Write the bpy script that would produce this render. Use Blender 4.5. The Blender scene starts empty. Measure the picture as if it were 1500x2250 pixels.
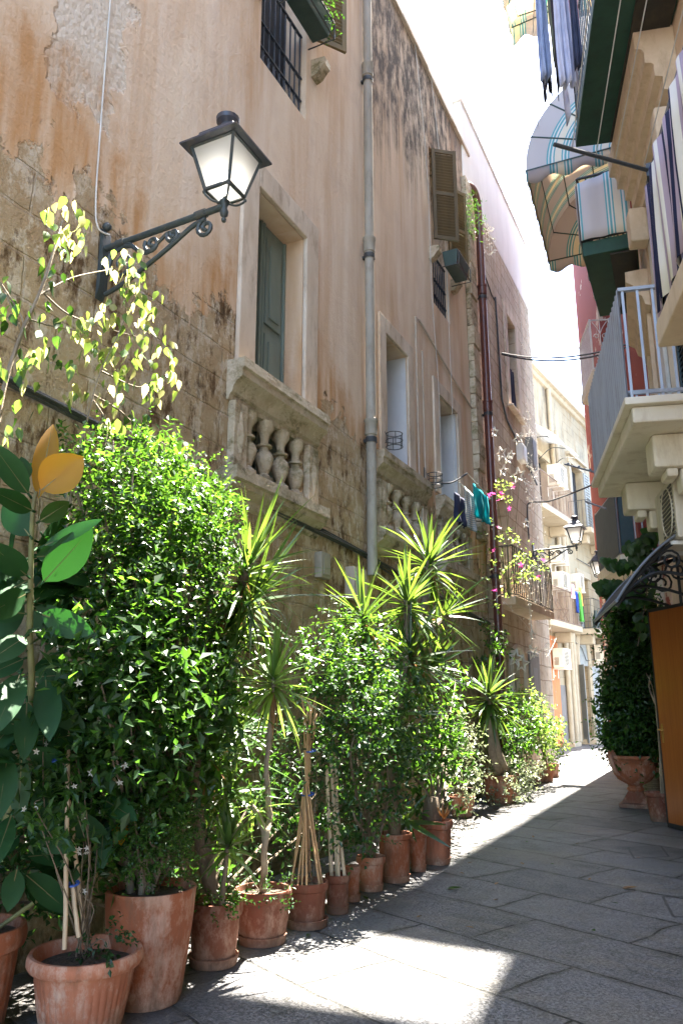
import bpy, bmesh, math, random
from mathutils import Vector as V, Matrix, noise as mnoise
random.seed(7)
S = bpy.context.scene
COL = S.collection
rad = math.radians

# ------------------------------------------------------------------ camera
PITCH = math.atan(420/1700); YAW = rad(25.9)
CAM = V((3.3, 0.0, 1.3))
cd = bpy.data.cameras.new('camera'); cam = bpy.data.objects.new('camera', cd); COL.objects.link(cam)
cam.location = CAM; cam.rotation_euler = (rad(90)+PITCH, 0, YAW)
cd.sensor_fit = 'VERTICAL'; cd.sensor_height = 36; cd.sensor_width = 24; cd.lens = 1700/2250*36
cd.clip_start = .05; cd.clip_end = 400
S.camera = cam
# ------------------------------------------------------------------ sky, sun, exposure
SUN_EL = rad(64.5)
SUN_AZ = rad(0.0)             # 0 = straight up the street (+y)
wd = bpy.data.worlds.new('World'); S.world = wd; wd.use_nodes = True
_n = wd.node_tree.nodes; _l = wd.node_tree.links
_sky = _n.new('ShaderNodeTexSky'); _sky.sky_type = 'NISHITA'; _sky.sun_disc = False
_sky.sun_elevation = SUN_EL; _sky.sun_rotation = SUN_AZ; _sky.dust_density = 1.2; _sky.air_density = 1.0
_bg = _n['Background']; _bg.inputs['Strength'].default_value = 0.105
_l.new(_sky.outputs[0], _bg.inputs[0])
sl = bpy.data.lights.new('sun', 'SUN'); sl.energy = 5.0; sl.angle = rad(.55); sl.color = (1, .93, .82)
sun = bpy.data.objects.new('sun', sl); COL.objects.link(sun)
sun.rotation_euler = V((math.sin(SUN_AZ)*math.cos(SUN_EL), math.cos(SUN_AZ)*math.cos(SUN_EL), math.sin(SUN_EL))).to_track_quat('Z', 'Y').to_euler()
S.view_settings.view_transform = 'Standard'; S.view_settings.look = 'None'
S.view_settings.gamma = 1; S.view_settings.use_curve_mapping = False
S.view_settings.exposure = 3.72
S.cycles.max_bounces = 8; S.cycles.diffuse_bounces = 5; S.cycles.transmission_bounces = 6; S.cycles.transparent_max_bounces = 6
S.cycles.sample_clamp_indirect = 6

# ------------------------------------------------------------------ camera-ray survey: where a measured sight line meets a real plane
_r = V((math.cos(YAW), math.sin(YAW), 0)); _fh = V((-math.sin(YAW), math.cos(YAW), 0)); _z = V((0, 0, 1))
_fw = _fh*math.cos(PITCH)+_z*math.sin(PITCH); _u = -_fh*math.sin(PITCH)+_z*math.cos(PITCH)
def ray(x, y): return _r*((x-750)/1700)+_u*((1125-y)/1700)+_fw
def at_z(x, y, z=0.):
    d = ray(x, y); return CAM+d*((z-CAM.z)/d.z)
def at_x(x, y, px=0.):
    d = ray(x, y); return CAM+d*((px-CAM.x)/d.x)
def at_y(x, y, py=0.):
    d = ray(x, y); return CAM+d*((py-CAM.y)/d.y)
def depth(p): return (V(p)-CAM).dot(_fw)
# right-hand street wall: s metres along, off metres out into the street
_a = -math.atan(.255)
R0 = V((3.1, 8.8, 0)); RD = V((math.sin(_a), math.cos(_a), 0)); RN = V((-math.cos(_a), math.sin(_a), 0))
def P(s, off, z): return R0+RD*s+RN*off+V((0, 0, z))

# ------------------------------------------------------------------ mesh builder
class MB:
    def __init__(s): s.v = []; s.f = []
    def add(s, vs, fs):
        b = len(s.v); s.v += [V(p) for p in vs]; s.f += [tuple(i+b for i in f) for f in fs]; return s
    def quad(s, *p): return s.add(p, [tuple(range(len(p)))])
    def hexa(s, c):            # 8 corners: bottom loop 0-3, top loop 4-7
        return s.add(c, [(3,2,1,0),(4,5,6,7),(0,1,5,4),(1,2,6,5),(2,3,7,6),(3,0,4,7)])
    def box(s, x0, x1, y0, y1, z0, z1):
        x0, x1 = sorted((x0, x1)); y0, y1 = sorted((y0, y1)); z0, z1 = sorted((z0, z1))
        return s.hexa([(x0,y0,z0),(x1,y0,z0),(x1,y1,z0),(x0,y1,z0),(x0,y0,z1),(x1,y0,z1),(x1,y1,z1),(x0,y1,z1)])
    def fbox(s, o, a, b, c):   # box spanned from corner o by three vectors
        o = V(o); a = V(a); b = V(b); c = V(c)
        if a.cross(b).dot(c) < 0: a, b = b, a
        return s.hexa([o, o+a, o+a+b, o+b, o+c, o+a+c, o+a+b+c, o+b+c])
    def rbox(s, s0, s1, o0, o1, z0, z1):   # box in right-wall coordinates
        return s.fbox(P(s0, o0, z0), RD*(s1-s0), RN*(o1-o0), V((0,0,z1-z0)))
    def bar(s, p, q, w, h=None):
        p = V(p); q = V(q); d = (q-p); h = h or w
        if d.length < 1e-6: return s
        n = d.normalized(); a = n.cross(V((0,0,1)))
        if a.length < .05: a = V((1,0,0))
        a.normalize(); b = a.cross(n)
        return s.fbox(p-a*w/2-b*h/2, a*w, b*h, d)
    def tube(s, pts, r, n=6, cap=True):
        pts = [V(p) for p in pts]; m = len(pts)
        rs = r if isinstance(r, (list, tuple)) else [r]*m
        rings = []; prev = None
        for i in range(m):
            d = (pts[min(i+1, m-1)]-pts[max(i-1, 0)])
            if d.length < 1e-9: d = V((0,0,1))
            d.normalize()
            if prev is None:
                a = d.cross(V((0,0,1)))
                if a.length < .05: a = d.cross(V((1,0,0)))
            else: a = prev-d*prev.dot(d)
            a.normalize(); prev = a; b = d.cross(a)
            rings.append([pts[i]+(a*math.cos(t)+b*math.sin(t))*rs[i] for t in [2*math.pi*k/n for k in range(n)]])
        b0 = len(s.v)
        for rg in rings: s.v += rg
        for i in range(m-1):
            for k in range(n):
                k2 = (k+1) % n
                s.f.append((b0+i*n+k, b0+i*n+k2, b0+(i+1)*n+k2, b0+(i+1)*n+k))
        if cap:
            s.f.append(tuple(b0+k for k in reversed(range(n)))); s.f.append(tuple(b0+(m-1)*n+k for k in range(n)))
        return s
    def lathe(s, prof, n=24, c=(0,0,0), mod=None, sq=0):
        c = V(c); b0 = len(s.v); m = len(prof)
        for i, (r, z) in enumerate(prof):
            for k in range(n):
                t = 2*math.pi*k/n; rr = r
                if sq:
                    cs = abs(math.cos(t)); sn = abs(math.sin(t)); rr = r/((cs**sq+sn**sq)**(1/sq))
                if mod: rr = mod(rr, z, t, i)
                s.v.append(c+V((rr*math.cos(t), rr*math.sin(t), z)))
        for i in range(m-1):
            for k in range(n):
                k2 = (k+1) % n
                s.f.append((b0+i*n+k, b0+i*n+k2, b0+(i+1)*n+k2, b0+(i+1)*n+k))
        return s
    def disc(s, r, z, n=24, c=(0,0,0), sq=0, bump=0):
        c = V(c); b0 = len(s.v); s.v.append(c+V((0,0,z)))
        for k in range(n):
            t = 2*math.pi*k/n; rr = r
            if sq: rr = r/((abs(math.cos(t))**sq+abs(math.sin(t))**sq)**(1/sq))
            s.v.append(c+V((rr*math.cos(t), rr*math.sin(t), z-bump)))
        for k in range(n): s.f.append((b0, b0+1+k, b0+1+(k+1) % n))
        return s
    def ball(s, c, r, n=8, m=5, sc=(1,1,1)):
        c = V(c); b0 = len(s.v)
        for i in range(m+1):
            ph = math.pi*i/m
            for k in range(n):
                t = 2*math.pi*k/n
                s.v.append(c+V((r*sc[0]*math.sin(ph)*math.cos(t), r*sc[1]*math.sin(ph)*math.sin(t), -r*sc[2]*math.cos(ph))))
        for i in range(m):
            for k in range(n):
                k2 = (k+1) % n
                s.f.append((b0+i*n+k, b0+i*n+k2, b0+(i+1)*n+k2, b0+(i+1)*n+k))
        return s
    def sweep(s, prof, a, b, out, up=(0,0,1)):   # moulding: 2-d profile (outward, up) pulled from a to b, ends closed
        a = V(a); b = V(b); out = V(out); up = V(up); n = len(prof); b0 = len(s.v)
        for e in (a, b):
            for (o, z) in prof: s.v.append(e+out*o+up*z)
        flip = (b-a).cross(up).dot(out) > 0
        for i in range(n):
            j = (i+1) % n; f = (b0+i, b0+j, b0+n+j, b0+n+i); s.f.append(f if not flip else f[::-1])
        e0 = tuple(b0+i for i in range(n)); e1 = tuple(b0+n+i for i in reversed(range(n)))
        s.f.append(e0[::-1] if not flip else e0); s.f.append(e1[::-1] if not flip else e1)
        return s
    def grid(s, fn, nu, nv):
        b0 = len(s.v)
        for i in range(nu+1):
            for j in range(nv+1): s.v.append(V(fn(i/nu, j/nv)))
        for i in range(nu):
            for j in range(nv):
                q = b0+i*(nv+1)+j; s.f.append((q, q+nv+1, q+nv+2, q+1))
        return s
    def split(s, name, m, parent=None, **k):    # one object per loose piece
        par = list(range(len(s.v)))
        def find(i):
            while par[i] != i: par[i] = par[par[i]]; i = par[i]
            return i
        for f in s.f:
            for j in f[1:]: par[find(j)] = find(f[0])
        gr = {}
        for f in s.f: gr.setdefault(find(f[0]), []).append(f)
        out = []
        for fs in gr.values():
            ids = sorted({i for f in fs for i in f}); mp = {i: n for n, i in enumerate(ids)}
            q = MB(); q.v = [s.v[i] for i in ids]; q.f = [tuple(mp[i] for i in f) for f in fs]; out.append(q.build(name, m, parent, **k))
        return out
    def build(s, name, m, parent=None, smooth=None, bevel=0, solid=0):
        me = bpy.data.meshes.new(name); off = V(parent_world(parent)) if parent else V((0,0,0))
        me.from_pydata([p-off for p in s.v], [], s.f); me.update()
        if bevel or solid:
            bm = bmesh.new(); bm.from_mesh(me)
            if solid:
                bmesh.ops.recalc_face_normals(bm, faces=bm.faces); bmesh.ops.solidify(bm, geom=bm.faces[:], thickness=solid)
            if bevel:
                bmesh.ops.remove_doubles(bm, verts=bm.verts, dist=1e-5)
                ed = [e for e in bm.edges if len(e.link_faces) == 2 and e.calc_face_angle(0) > .5]
                bmesh.ops.bevel(bm, geom=ed, offset=bevel, segments=2, affect='EDGES', profile=.6, clamp_overlap=True)
            bm.to_mesh(me); bm.free()
        me.materials.append(m)
        if smooth is not None:
            me.polygons.foreach_set('use_smooth', [True]*len(me.polygons))
            if smooth: me.set_sharp_from_angle(angle=rad(smooth))
        o = bpy.data.objects.new(name, me); COL.objects.link(o)
        if parent: o.parent = parent
        return o
def parent_world(o):
    p = V((0,0,0))
    while o: p = p+o.location; o = o.parent
    return p
def thing(name, label, cat, loc=(0,0,0), group=None):
    o = bpy.data.objects.new(name, None); COL.objects.link(o); o.location = loc; o.empty_display_size = .1
    return tag(o, label, cat, group)
def tag(o, label, cat, group=None):
    o['label'] = label; o['category'] = cat
    if group: o['group'] = group
    return o
def U(a, b): return random.uniform(a, b)
def lerp(a, b, t): return a+(b-a)*t
def jit(r): return V((U(-r, r), U(-r, r), U(-r, r)))
def spline(pts, k=6):
    pts = [V(p) for p in pts]; out = []
    for i in range(len(pts)-1):
        p0 = pts[max(i-1, 0)]; p1 = pts[i]; p2 = pts[i+1]; p3 = pts[min(i+2, len(pts)-1)]
        for j in range(k):
            t = j/k
            out.append(.5*((2*p1)+(p2-p0)*t+(2*p0-5*p1+4*p2-p3)*t*t+(3*p1-p0-3*p2+p3)*t**3))
    return out+[pts[-1]]
def sag(a, b, d, k=10):
    a = V(a); b = V(b); return [a.lerp(b, i/k)-V((0,0,d*4*(i/k)*(1-i/k))) for i in range(k+1)]
# ------------------------------------------------------------------ materials
class NT:
    def __init__(s, name):
        s.m = bpy.data.materials.new(name); s.m.use_nodes = True; s.t = s.m.node_tree; s.b = s.t.nodes['Principled BSDF']; s.out = s.t.nodes['Material Output']
    def n(s, typ, ins=None, **props):
        nd = s.t.nodes.new('ShaderNode'+typ)
        for k, v in props.items(): setattr(nd, k, v)
        for k, v in (ins or {}).items(): s.set(nd.inputs[k], v)
        return nd
    def set(s, sock, v):
        if isinstance(v, bpy.types.NodeSocket): s.t.links.new(v, sock)
        elif isinstance(v, bpy.types.Node): s.t.links.new(v.outputs[0], sock)
        else:
            if isinstance(v, (tuple, list)) and len(v) == 3 and sock.type == 'RGBA': v = (*v, 1)
            sock.default_value = v
    def pos(s): return s.n('NewGeometry').outputs['Position']
    def obj(s): return s.n('TexCoord').outputs['Object']
    def scale(s, vec, sc, loc=(0,0,0), rot=(0,0,0)): return s.n('Mapping', {'Vector': vec, 'Scale': sc, 'Location': loc, 'Rotation': rot}).outputs[0]
    def noise(s, vec, scale, detail=4, rough=.55, dist=0): return s.n('TexNoise', {'Vector': vec, 'Scale': scale, 'Detail': detail, 'Roughness': rough, 'Distortion': dist}).outputs['Fac']
    def vor(s, vec, scale, feature='F1', out='Distance'): return s.n('TexVoronoi', {'Vector': vec, 'Scale': scale}, feature=feature).outputs[out]
    def ramp(s, fac, stops):
        nd = s.n('ValToRGB', {'Fac': fac}); cr = nd.color_ramp
        while len(cr.elements) < len(stops): cr.elements.new(.5)
        for e, (p, c) in zip(cr.elements, stops):
            e.position = p; e.color = (c, c, c, 1) if isinstance(c, (int, float)) else (*c, 1)
        return nd.outputs[0]
    def sm(s, v, a, b): # smoothstep a..b -> 0..1 (a may exceed b)
        if a < b: return s.n('MapRange', {'Value': v, 'From Min': a, 'From Max': b}, interpolation_type='SMOOTHSTEP').outputs[0]
        return s.n('MapRange', {'Value': v, 'From Min': b, 'From Max': a, 'To Min': 1., 'To Max': 0.}, interpolation_type='SMOOTHSTEP').outputs[0]
    def math(s, op, a, b=0., c=0.):
        nd = s.n('Math', operation=op); s.set(nd.inputs[0], a); s.set(nd.inputs[1], b); s.set(nd.inputs[2], c); return nd.outputs[0]
    def mul(s, a, b): return s.math('MULTIPLY', a, b)
    def mix(s, f, a, b, mode='MIX'):
        nd = s.n('Mix', data_type='RGBA', blend_type=mode); s.set(nd.inputs[0], f); s.set(nd.inputs[6], a); s.set(nd.inputs[7], b); return nd.outputs[2]
    def sep(s, v): return s.n('SeparateXYZ', {0: v}).outputs
    def comb(s, x, y, z): return s.n('CombineXYZ', {0: x, 1: y, 2: z}).outputs[0]
    def bump(s, h, strength=.5, dist=.02, nrm=None):
        nd = s.n('Bump', {'Height': h, 'Strength': strength, 'Distance': dist})
        if nrm: s.set(nd.inputs['Normal'], nrm)
        return nd.outputs[0]
    def rnd(s): return s.n('NewGeometry').outputs['Random Per Island']
    def fin(s, col, rough=.85, nrm=None, metal=0, spec=None):
        s.set(s.b.inputs['Base Color'], col); s.set(s.b.inputs['Roughness'], rough); s.b.inputs['Metallic'].default_value = metal
        if spec is not None: s.b.inputs['Specular IOR Level'].default_value = spec
        if nrm: s.set(s.b.inputs['Normal'], nrm)
        return s.m
M = {}
def simple(name, c1, c2=None, rough=.8, scale=6, bscale=40, bstr=.25, bdist=.005, metal=0, spec=None, streak=1., dirt=None):
    t = NT(name); p = t.pos(); c2 = c2 or tuple(x*.75 for x in c1)
    v = t.scale(p, (1, 1, streak))
    f = t.ramp(t.noise(v, scale, 5, .6), [(.35, 0), (.65, 1)])
    col = t.mix(f, c1, c2)
    if dirt:
        d = t.ramp(t.noise(t.scale(p, (1, 1, .35)), scale*1.7, 6, .7), [(.5, 0), (.72, 1)]); col = t.mix(t.mul(d, .7), col, dirt)
    M[name] = t.fin(col, rough, t.bump(t.noise(p, bscale, 4, .6), bstr, bdist), metal, spec); return M[name]

def m_left_wall():
    t = NT('weathered_plaster_over_stone'); p = t.pos(); x, y, z = t.sep(p)
    big = t.noise(p, .55, 4, .6); mid = t.noise(p, 2.2, 6, .62); fine = t.noise(p, 14, 5, .65)
    strk = t.noise(t.scale(p, (1, 1.5, .17)), 1.3, 5, .6, .6)
    strk2 = t.noise(t.scale(p, (1, 3.4, .24), (3, 1, 0)), 1.4, 5, .62, .5)
    pl = t.mix(t.ramp(big, [(.35, 0), (.65, 1)]), (.73, .61, .485), (.66, .505, .365))
    pl = t.mix(t.ramp(strk, [(.42, 0), (.66, 1)]), pl, (.56, .385, .25))
    pl = t.mix(t.mul(t.ramp(strk2, [(.48, 0), (.7, 1)]), .55), pl, (.76, .665, .57))
    pl = t.mix(t.mul(t.ramp(mid, [(.52, 0), (.7, 1)]), .35), pl, (.55, .44, .36))
    # bare repair patch high on the left
    my = t.math('ADD', y, t.mul(t.math('SUBTRACT', mid, .5), 1.0))
    patch = t.mul(t.mul(t.sm(my, 2.72, 2.78), t.sm(my, 3.36, 3.3)), t.sm(t.math('ADD', z, mid), 5.45, 5.5))
    pl = t.mix(patch, pl, t.mix(fine, (.62, .54, .45), (.73, .66, .57)))
    # orange band along the broken plaster edge
    e = t.math('ADD', z, t.mul(t.math('SUBTRACT', t.noise(t.scale(p, (1, 1, .8)), 1.15, 7, .72), .5), 3.1))
    e = t.math('ADD', e, t.mul(y, .10))
    rust = t.mul(t.sm(e, 5.7, 4.9), t.ramp(t.noise(t.scale(p, (1, 2.2, .3)), 2.3, 5), [(.36, 0), (.6, 1)]))
    pl = t.mix(t.mul(rust, .9), pl, (.47, .25, .10))
    # exposed stone
    br = t.n('TexBrick', {'Vector': t.comb(t.math('ADD', y, t.mul(mid, .05)), t.math('ADD', z, t.mul(mid, .05)), 0.), 'Color1': (1, 1, 1), 'Color2': (.55, .55, .55), 'Mortar': (0, 0, 0), 'Scale': 1., 'Mortar Size': .012, 'Mortar Smooth': .6, 'Bias': 0., 'Brick Width': .55, 'Row Height': .27})
    st = t.mix(t.ramp(t.noise(p, 3.2, 7, .7), [(.38, 0), (.62, 1)]), (.43, .29, .16), (.54, .42, .275))
    st = t.mix(t.ramp(t.noise(t.scale(p, (1, 1, .6)), 6.5, 7, .75), [(.5, 0), (.58, 1)]), st, (.68, .58, .45))
    st = t.mix(t.mul(br.outputs['Color'], .25), st, (.50, .36, .20))
    st = t.mix(t.ramp(t.noise(t.scale(p, (1, 1.4, .7), (2, 5, 1)), 4.2, 7, .74), [(.52, 0), (.62, 1)]), st, (.145, .085, .04))
    lowd = t.mul(t.sm(z, 3.1, 1.2), t.ramp(t.noise(p, 2.8, 7, .75), [(.36, 0), (.56, 1)]))
    st = t.mix(t.mul(lowd, .8), st, (.11, .085, .04))
    sm = t.sm(e, 4.72, 4.62)
    col = t.mix(sm, pl, st)
    # black growth below the roof edge, dragged down by rain
    zz = t.math('ADD', z, t.mul(t.math('SUBTRACT', t.noise(t.scale(p, (1, 2.6, .12)), 1.7, 6, .7), .5), 5.4))
    yr = t.mul(t.sm(y, 7.2, 7.8), t.sm(y, 12.4, 11.2))
    dark = t.mul(t.mul(t.sm(zz, 8.1, 9.5), yr), t.ramp(t.noise(t.scale(p, (1, 1, .45)), 4.5, 7, .75), [(.40, .25), (.56, 1)]))
    dk2 = t.mul(t.sm(t.math('ADD', z, t.mul(t.math('SUBTRACT', strk, .5), 2)), 10.2, 11.2), .7)
    col = t.mix(t.mul(t.math('MAXIMUM', dark, dk2), .92), col, (.05, .045, .043))
    # moist green-black around the foot
    col = t.mix(t.mul(t.mul(t.sm(z, 2.4, .3), t.ramp(mid, [(.4, 0), (.6, 1)])), .7), col, (.05, .05, .025))
    h = t.math('ADD', t.mul(fine, .35), t.mul(t.noise(p, 40, 4, .6), .12))
    h = t.math('ADD', h, t.mul(t.math('MULTIPLY', t.math('SUBTRACT', 1., sm), 1.), 1.3))
    hs = t.mul(sm, t.math('ADD', t.mul(br.outputs['Fac'], -1.2), t.mul(t.noise(p, 7, 7, .75), 2.2)))
    h = t.math('ADD', t.math('ADD', h, hs), t.mul(patch, t.mul(t.math('ADD', t.vor(t.scale(p, (1, 1, .7)), 26), t.mul(t.noise(p, 18, 6, .75), 1.6)), -.35)))
    h = t.math('ADD', h, t.mul(t.vor(t.scale(p, (1, 1, .5)), 3.1), .25))
    M['left'] = t.fin(col, .92, t.bump(h, .9, .034), spec=.2)
m_left_wall()

def m_ashlar():
    t = NT('weathered_ashlar'); p = t.pos(); x, y, z = t.sep(p)
    mid = t.noise(p, 2.4, 6, .65); w = t.mul(t.math('SUBTRACT', mid, .5), .06)
    br = t.n('TexBrick', {'Vector': t.comb(t.math('ADD', y, w), t.math('ADD', z, w), 0.), 'Color1': (.50, .435, .335), 'Color2': (.60, .53, .42), 'Mortar': (.30, .24, .17), 'Scale': 1., 'Mortar Size': .012, 'Mortar Smooth': .35, 'Brick Width': .62, 'Row Height': .29})
    col = t.mix(t.ramp(t.noise(t.scale(p, (1, 2.4, .25)), 2, 6, .7), [(.45, 0), (.7, 1)]), br.outputs['Color'], (.42, .315, .215))
    col = t.mix(t.mul(t.ramp(t.noise(p, 5, 7, .75), [(.52, 0), (.66, 1)]), .6), col, (.20, .15, .11))
    col = t.mix(t.mul(t.ramp(t.noise(p, 1.1, 4), [(.5, 0), (.7, 1)]), .5), col, (.58, .45, .34))
    h = t.math('ADD', t.mul(br.outputs['Fac'], -1.), t.mul(t.noise(p, 12, 7, .7), 1.1))
    M['ashlar'] = t.fin(col, .92, t.bump(h, .8, .02), spec=.2)
m_ashlar()

def m_carved():
    t = NT('mossy_carved_limestone'); p = t.pos(); n = t.n('NewGeometry').outputs['Normal']; nz = t.sep(n)[2]
    col = t.mix(t.ramp(t.noise(p, 5, 6, .7), [(.35, 0), (.65, 1)]), (.53, .46, .355), (.41, .33, .23))
    col = t.mix(t.ramp(t.noise(p, 9, 7, .75), [(.53, 0), (.64, 1)]), col, (.58, .49, .38))
    moss = t.ramp(t.noise(t.scale(p, (1, .6, 1.3)), 4.2, 7, .75), [(.50, 0), (.62, 1)])
    col = t.mix(t.mul(moss, .75), col, (.13, .115, .04))
    col = t.mix(t.ramp(t.noise(p, 2.3, 7, .75), [(.58, 0), (.68, 1)]), col, (.085, .07, .045))
    h = t.math('ADD', t.noise(p, 20, 7, .75), t.mul(t.vor(p, 30), .5))
    M['carved'] = t.fin(col, .95, t.bump(h, .8, .015), spec=.15)
m_carved()

def m_paving():
    t = NT('worn_stone_paving'); p = t.pos(); x, y, z = t.sep(p)
    nz = t.noise(p, .9, 3); w = t.mul(t.math('SUBTRACT', nz, .5), .22)
    v = t.scale(p, (1, 1, 1), (0.23, .36, 0), (0, 0, rad(24)))
    vx, vy, vz = t.sep(v)
    br = t.n('TexBrick', {'Vector': t.comb(t.math('ADD', vx, w), t.math('ADD', vy, t.mul(w, .6)), 0.), 'Color1': (1, 1, 1), 'Color2': (0, 0, 0), 'Mortar': (.5, .5, .5), 'Scale': 1., 'Mortar Size': .009, 'Mortar Smooth': .3, 'Brick Width': 1.02, 'Row Height': .60}, offset=.37)
    br.squash = 1.35; br.squash_frequency = 3
    mort = br.outputs['Fac']
    gap = t.mul(mort, t.ramp(t.noise(p, 2.6, 5, .7), [(.36, .12), (.58, 1)]))
    base = t.mix(t.mul(br.outputs['Color'], .8), (.075, .076, .082), (.215, .216, .222))
    base = t.mix(t.ramp(t.noise(p, 1.6, 6, .65), [(.4, 0), (.65, 1)]), base, (.15, .147, .148))
    base = t.mix(t.mul(t.ramp(t.noise(p, .8, 7, .7), [(.54, 0), (.7, 1)]), .65), base, (.075, .073, .068))
    base = t.mix(t.mul(t.ramp(t.noise(p, 3.1, 7, .7), [(.63, 0), (.74, 1)]), .5), base, (.17, .13, .085))
    pit = t.math('MAXIMUM', t.ramp(t.noise(t.scale(p, (1, 1, 1), (0,0,0), (0,0,.4)), 58, 6, .78), [(.50, 0), (.62, 1)]), t.ramp(t.noise(t.scale(p, (1.4, .7, 1), (5,0,0), (0,0,.5)), 24, 7, .8), [(.55, 0), (.63, 1)]))
    patches = t.ramp(t.noise(p, 2.1, 4), [(.34, .25), (.6, 1)])
    base = t.mix(t.mul(t.mul(pit, patches), .85), base, (.035, .035, .036))
    base = t.mix(t.mul(t.ramp(t.noise(p, 110, 4, .7), [(.54, 0), (.7, 1)]), .22), base, (.30, .295, .29))
    base = t.mix(t.mul(t.ramp(t.noise(t.scale(p, (1, 1, 1), (7, 3, 0)), 1.3, 7, .72, .8), [(.55, 0), (.62, 1)]), .5), base, (.07, .068, .06))
    base = t.mix(t.mul(t.ramp(t.noise(p, 9, 6, .8), [(.62, 0), (.68, 1)]), .5), base, (.26, .255, .245))
    edge = t.mul(t.n('TexBrick', {'Vector': t.comb(t.math('ADD', vx, w), t.math('ADD', vy, t.mul(w, .6)), 0.), 'Scale': 1., 'Mortar Size': .06, 'Mortar Smooth': 1., 'Brick Width': 1.02, 'Row Height': .60}, offset=.37, squash=1.35, squash_frequency=3).outputs['Fac'], t.ramp(t.noise(p, 4, 6, .75), [(.36, 0), (.6, 1)]))
    base = t.mix(t.mul(edge, .8), base, (.055, .052, .045))
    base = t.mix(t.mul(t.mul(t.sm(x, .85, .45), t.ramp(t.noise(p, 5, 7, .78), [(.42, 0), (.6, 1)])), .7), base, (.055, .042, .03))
    base = t.mix(t.mul(t.ramp(t.noise(t.scale(p, (.6, 1.2, 1), (9, 4, 0)), .9, 6, .7, 1.2), [(.52, 0), (.6, 1)]), .45), base, (.17, .155, .125))
    col = t.mix(gap, base, (.018, .018, .015))
    h = t.math('ADD', t.mul(gap, -4.), t.math('ADD', t.mul(pit, -.5), t.mul(t.noise(p, 4.5, 6, .7), 3.2)))
    h = t.math('ADD', h, t.mul(t.noise(p, 35, 5, .7), .6))
    ro = t.mix(t.noise(p, 5, 5), (.42, .42, .42), (.78, .78, .78))
    M['paving'] = t.fin(col, ro, t.bump(h, .75, .014), spec=.35)
m_paving()

def m_terra(name, c1, c2, pale):
    t = NT(name); p = t.pos(); o = t.obj(); z = t.sep(o)[2]
    r = t.n('ObjectInfo').outputs['Random']
    col = t.mix(t.ramp(t.noise(p, 5, 6, .65), [(.35, 0), (.65, 1)]), c1, c2)
    col = t.mix(t.mul(t.ramp(t.noise(t.scale(p, (1,1,.5)), 9, 7, .75), [(.52, 0), (.68, 1)]), .55), col, pale)
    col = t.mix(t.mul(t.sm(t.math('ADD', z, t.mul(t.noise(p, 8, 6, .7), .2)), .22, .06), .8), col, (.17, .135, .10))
    col = t.mix(t.mul(t.ramp(t.noise(p, 14, 7, .8), [(.6, 0), (.7, 1)]), .45), col, (.20, .11, .07))
    col = t.mix(t.mul(t.ramp(t.noise(t.scale(p, (1,1,.6), (4,2,0)), 4.5, 7, .78), [(.50, 0), (.62, 1)]), .75), col, pale)
    col = t.mix(t.mul(t.ramp(t.noise(t.scale(p, (1.5,1.5,.25), (1,7,0)), 6, 6, .7), [(.52, 0), (.68, 1)]), .65), col, (.13, .075, .045))
    M[name] = t.fin(col, .8, t.bump(t.noise(p, 60, 5, .65), .3, .004), spec=.3)
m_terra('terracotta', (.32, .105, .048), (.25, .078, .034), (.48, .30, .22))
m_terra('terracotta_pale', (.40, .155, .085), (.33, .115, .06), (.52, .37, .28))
m_terra('terracotta_brown_shade', (.18, .062, .033), (.14, .045, .025), (.36, .22, .16))  # darker brown terracotta, also stands in for shade on pots of the row

def m_leaf(name, a, b, tr, tmix=.42, rough=.38, spec=.45, lowt=.42):
    t = NT(name); r = t.rnd(); p = t.pos()
    col = t.mix(r, a, b)
    col = t.mix(t.mul(t.noise(p, 25, 3), .35), col, tuple(c*.55 for c in a))
    t.fin(col, rough, spec=spec)
    tc = t.mix(t.ramp(t.math('FRACT', t.mul(r, 7.31)), [(.40, 0), (.85, 1)]), tuple(c*lowt for c in tr), tr)
    tl = t.n('BsdfTranslucent', {'Color': tc})
    mx = t.n('MixShader', {0: tmix, 1: t.b.outputs[0], 2: tl.outputs[0]})
    t.t.links.new(mx.outputs[0], t.out.inputs[0]); M[name] = t.m
m_leaf('leaf_mid', (.013, .048, .009), (.036, .092, .015), (.20, .48, .035), lowt=.28)
m_leaf('leaf_dark', (.012, .042, .012), (.028, .078, .02), (.10, .26, .022), .33)
m_leaf('leaf_bush', (.012, .046, .011), (.032, .088, .018), (.20, .46, .035), .40, .29, .6, lowt=.26)
m_leaf('leaf_light', (.07, .155, .03), (.12, .22, .045), (.42, .62, .09), .44, lowt=.5)
m_leaf('leaf_yellow', (.20, .25, .07), (.30, .32, .11), (.85, .84, .34), .55, lowt=.7)
m_leaf('leaf_yucca', (.028, .08, .02), (.085, .16, .04), (.27, .45, .045), .36, .3, .7, lowt=.35)
m_leaf('leaf_rubber', (.010, .045, .016), (.020, .068, .022), (.06, .22, .02), .26, .45, .2)
m_leaf('leaf_orange', (.33, .15, .02), (.38, .18, .03), (.95, .50, .04), .75, .35, lowt=1.)
m_leaf('leaf_grey', (.16, .20, .13), (.24, .26, .18), (.40, .48, .22), .38)
m_leaf('leaf_dry', (.30, .17, .08), (.22, .12, .05), (.5, .28, .1), .35, .6)
m_leaf('petal_white', (.75, .75, .70), (.8, .8, .75), (.8, .8, .7), .3, .6)
m_leaf('petal_magenta', (.60, .06, .26), (.68, .12, .36), (.8, .1, .4), .45, .5)
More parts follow.
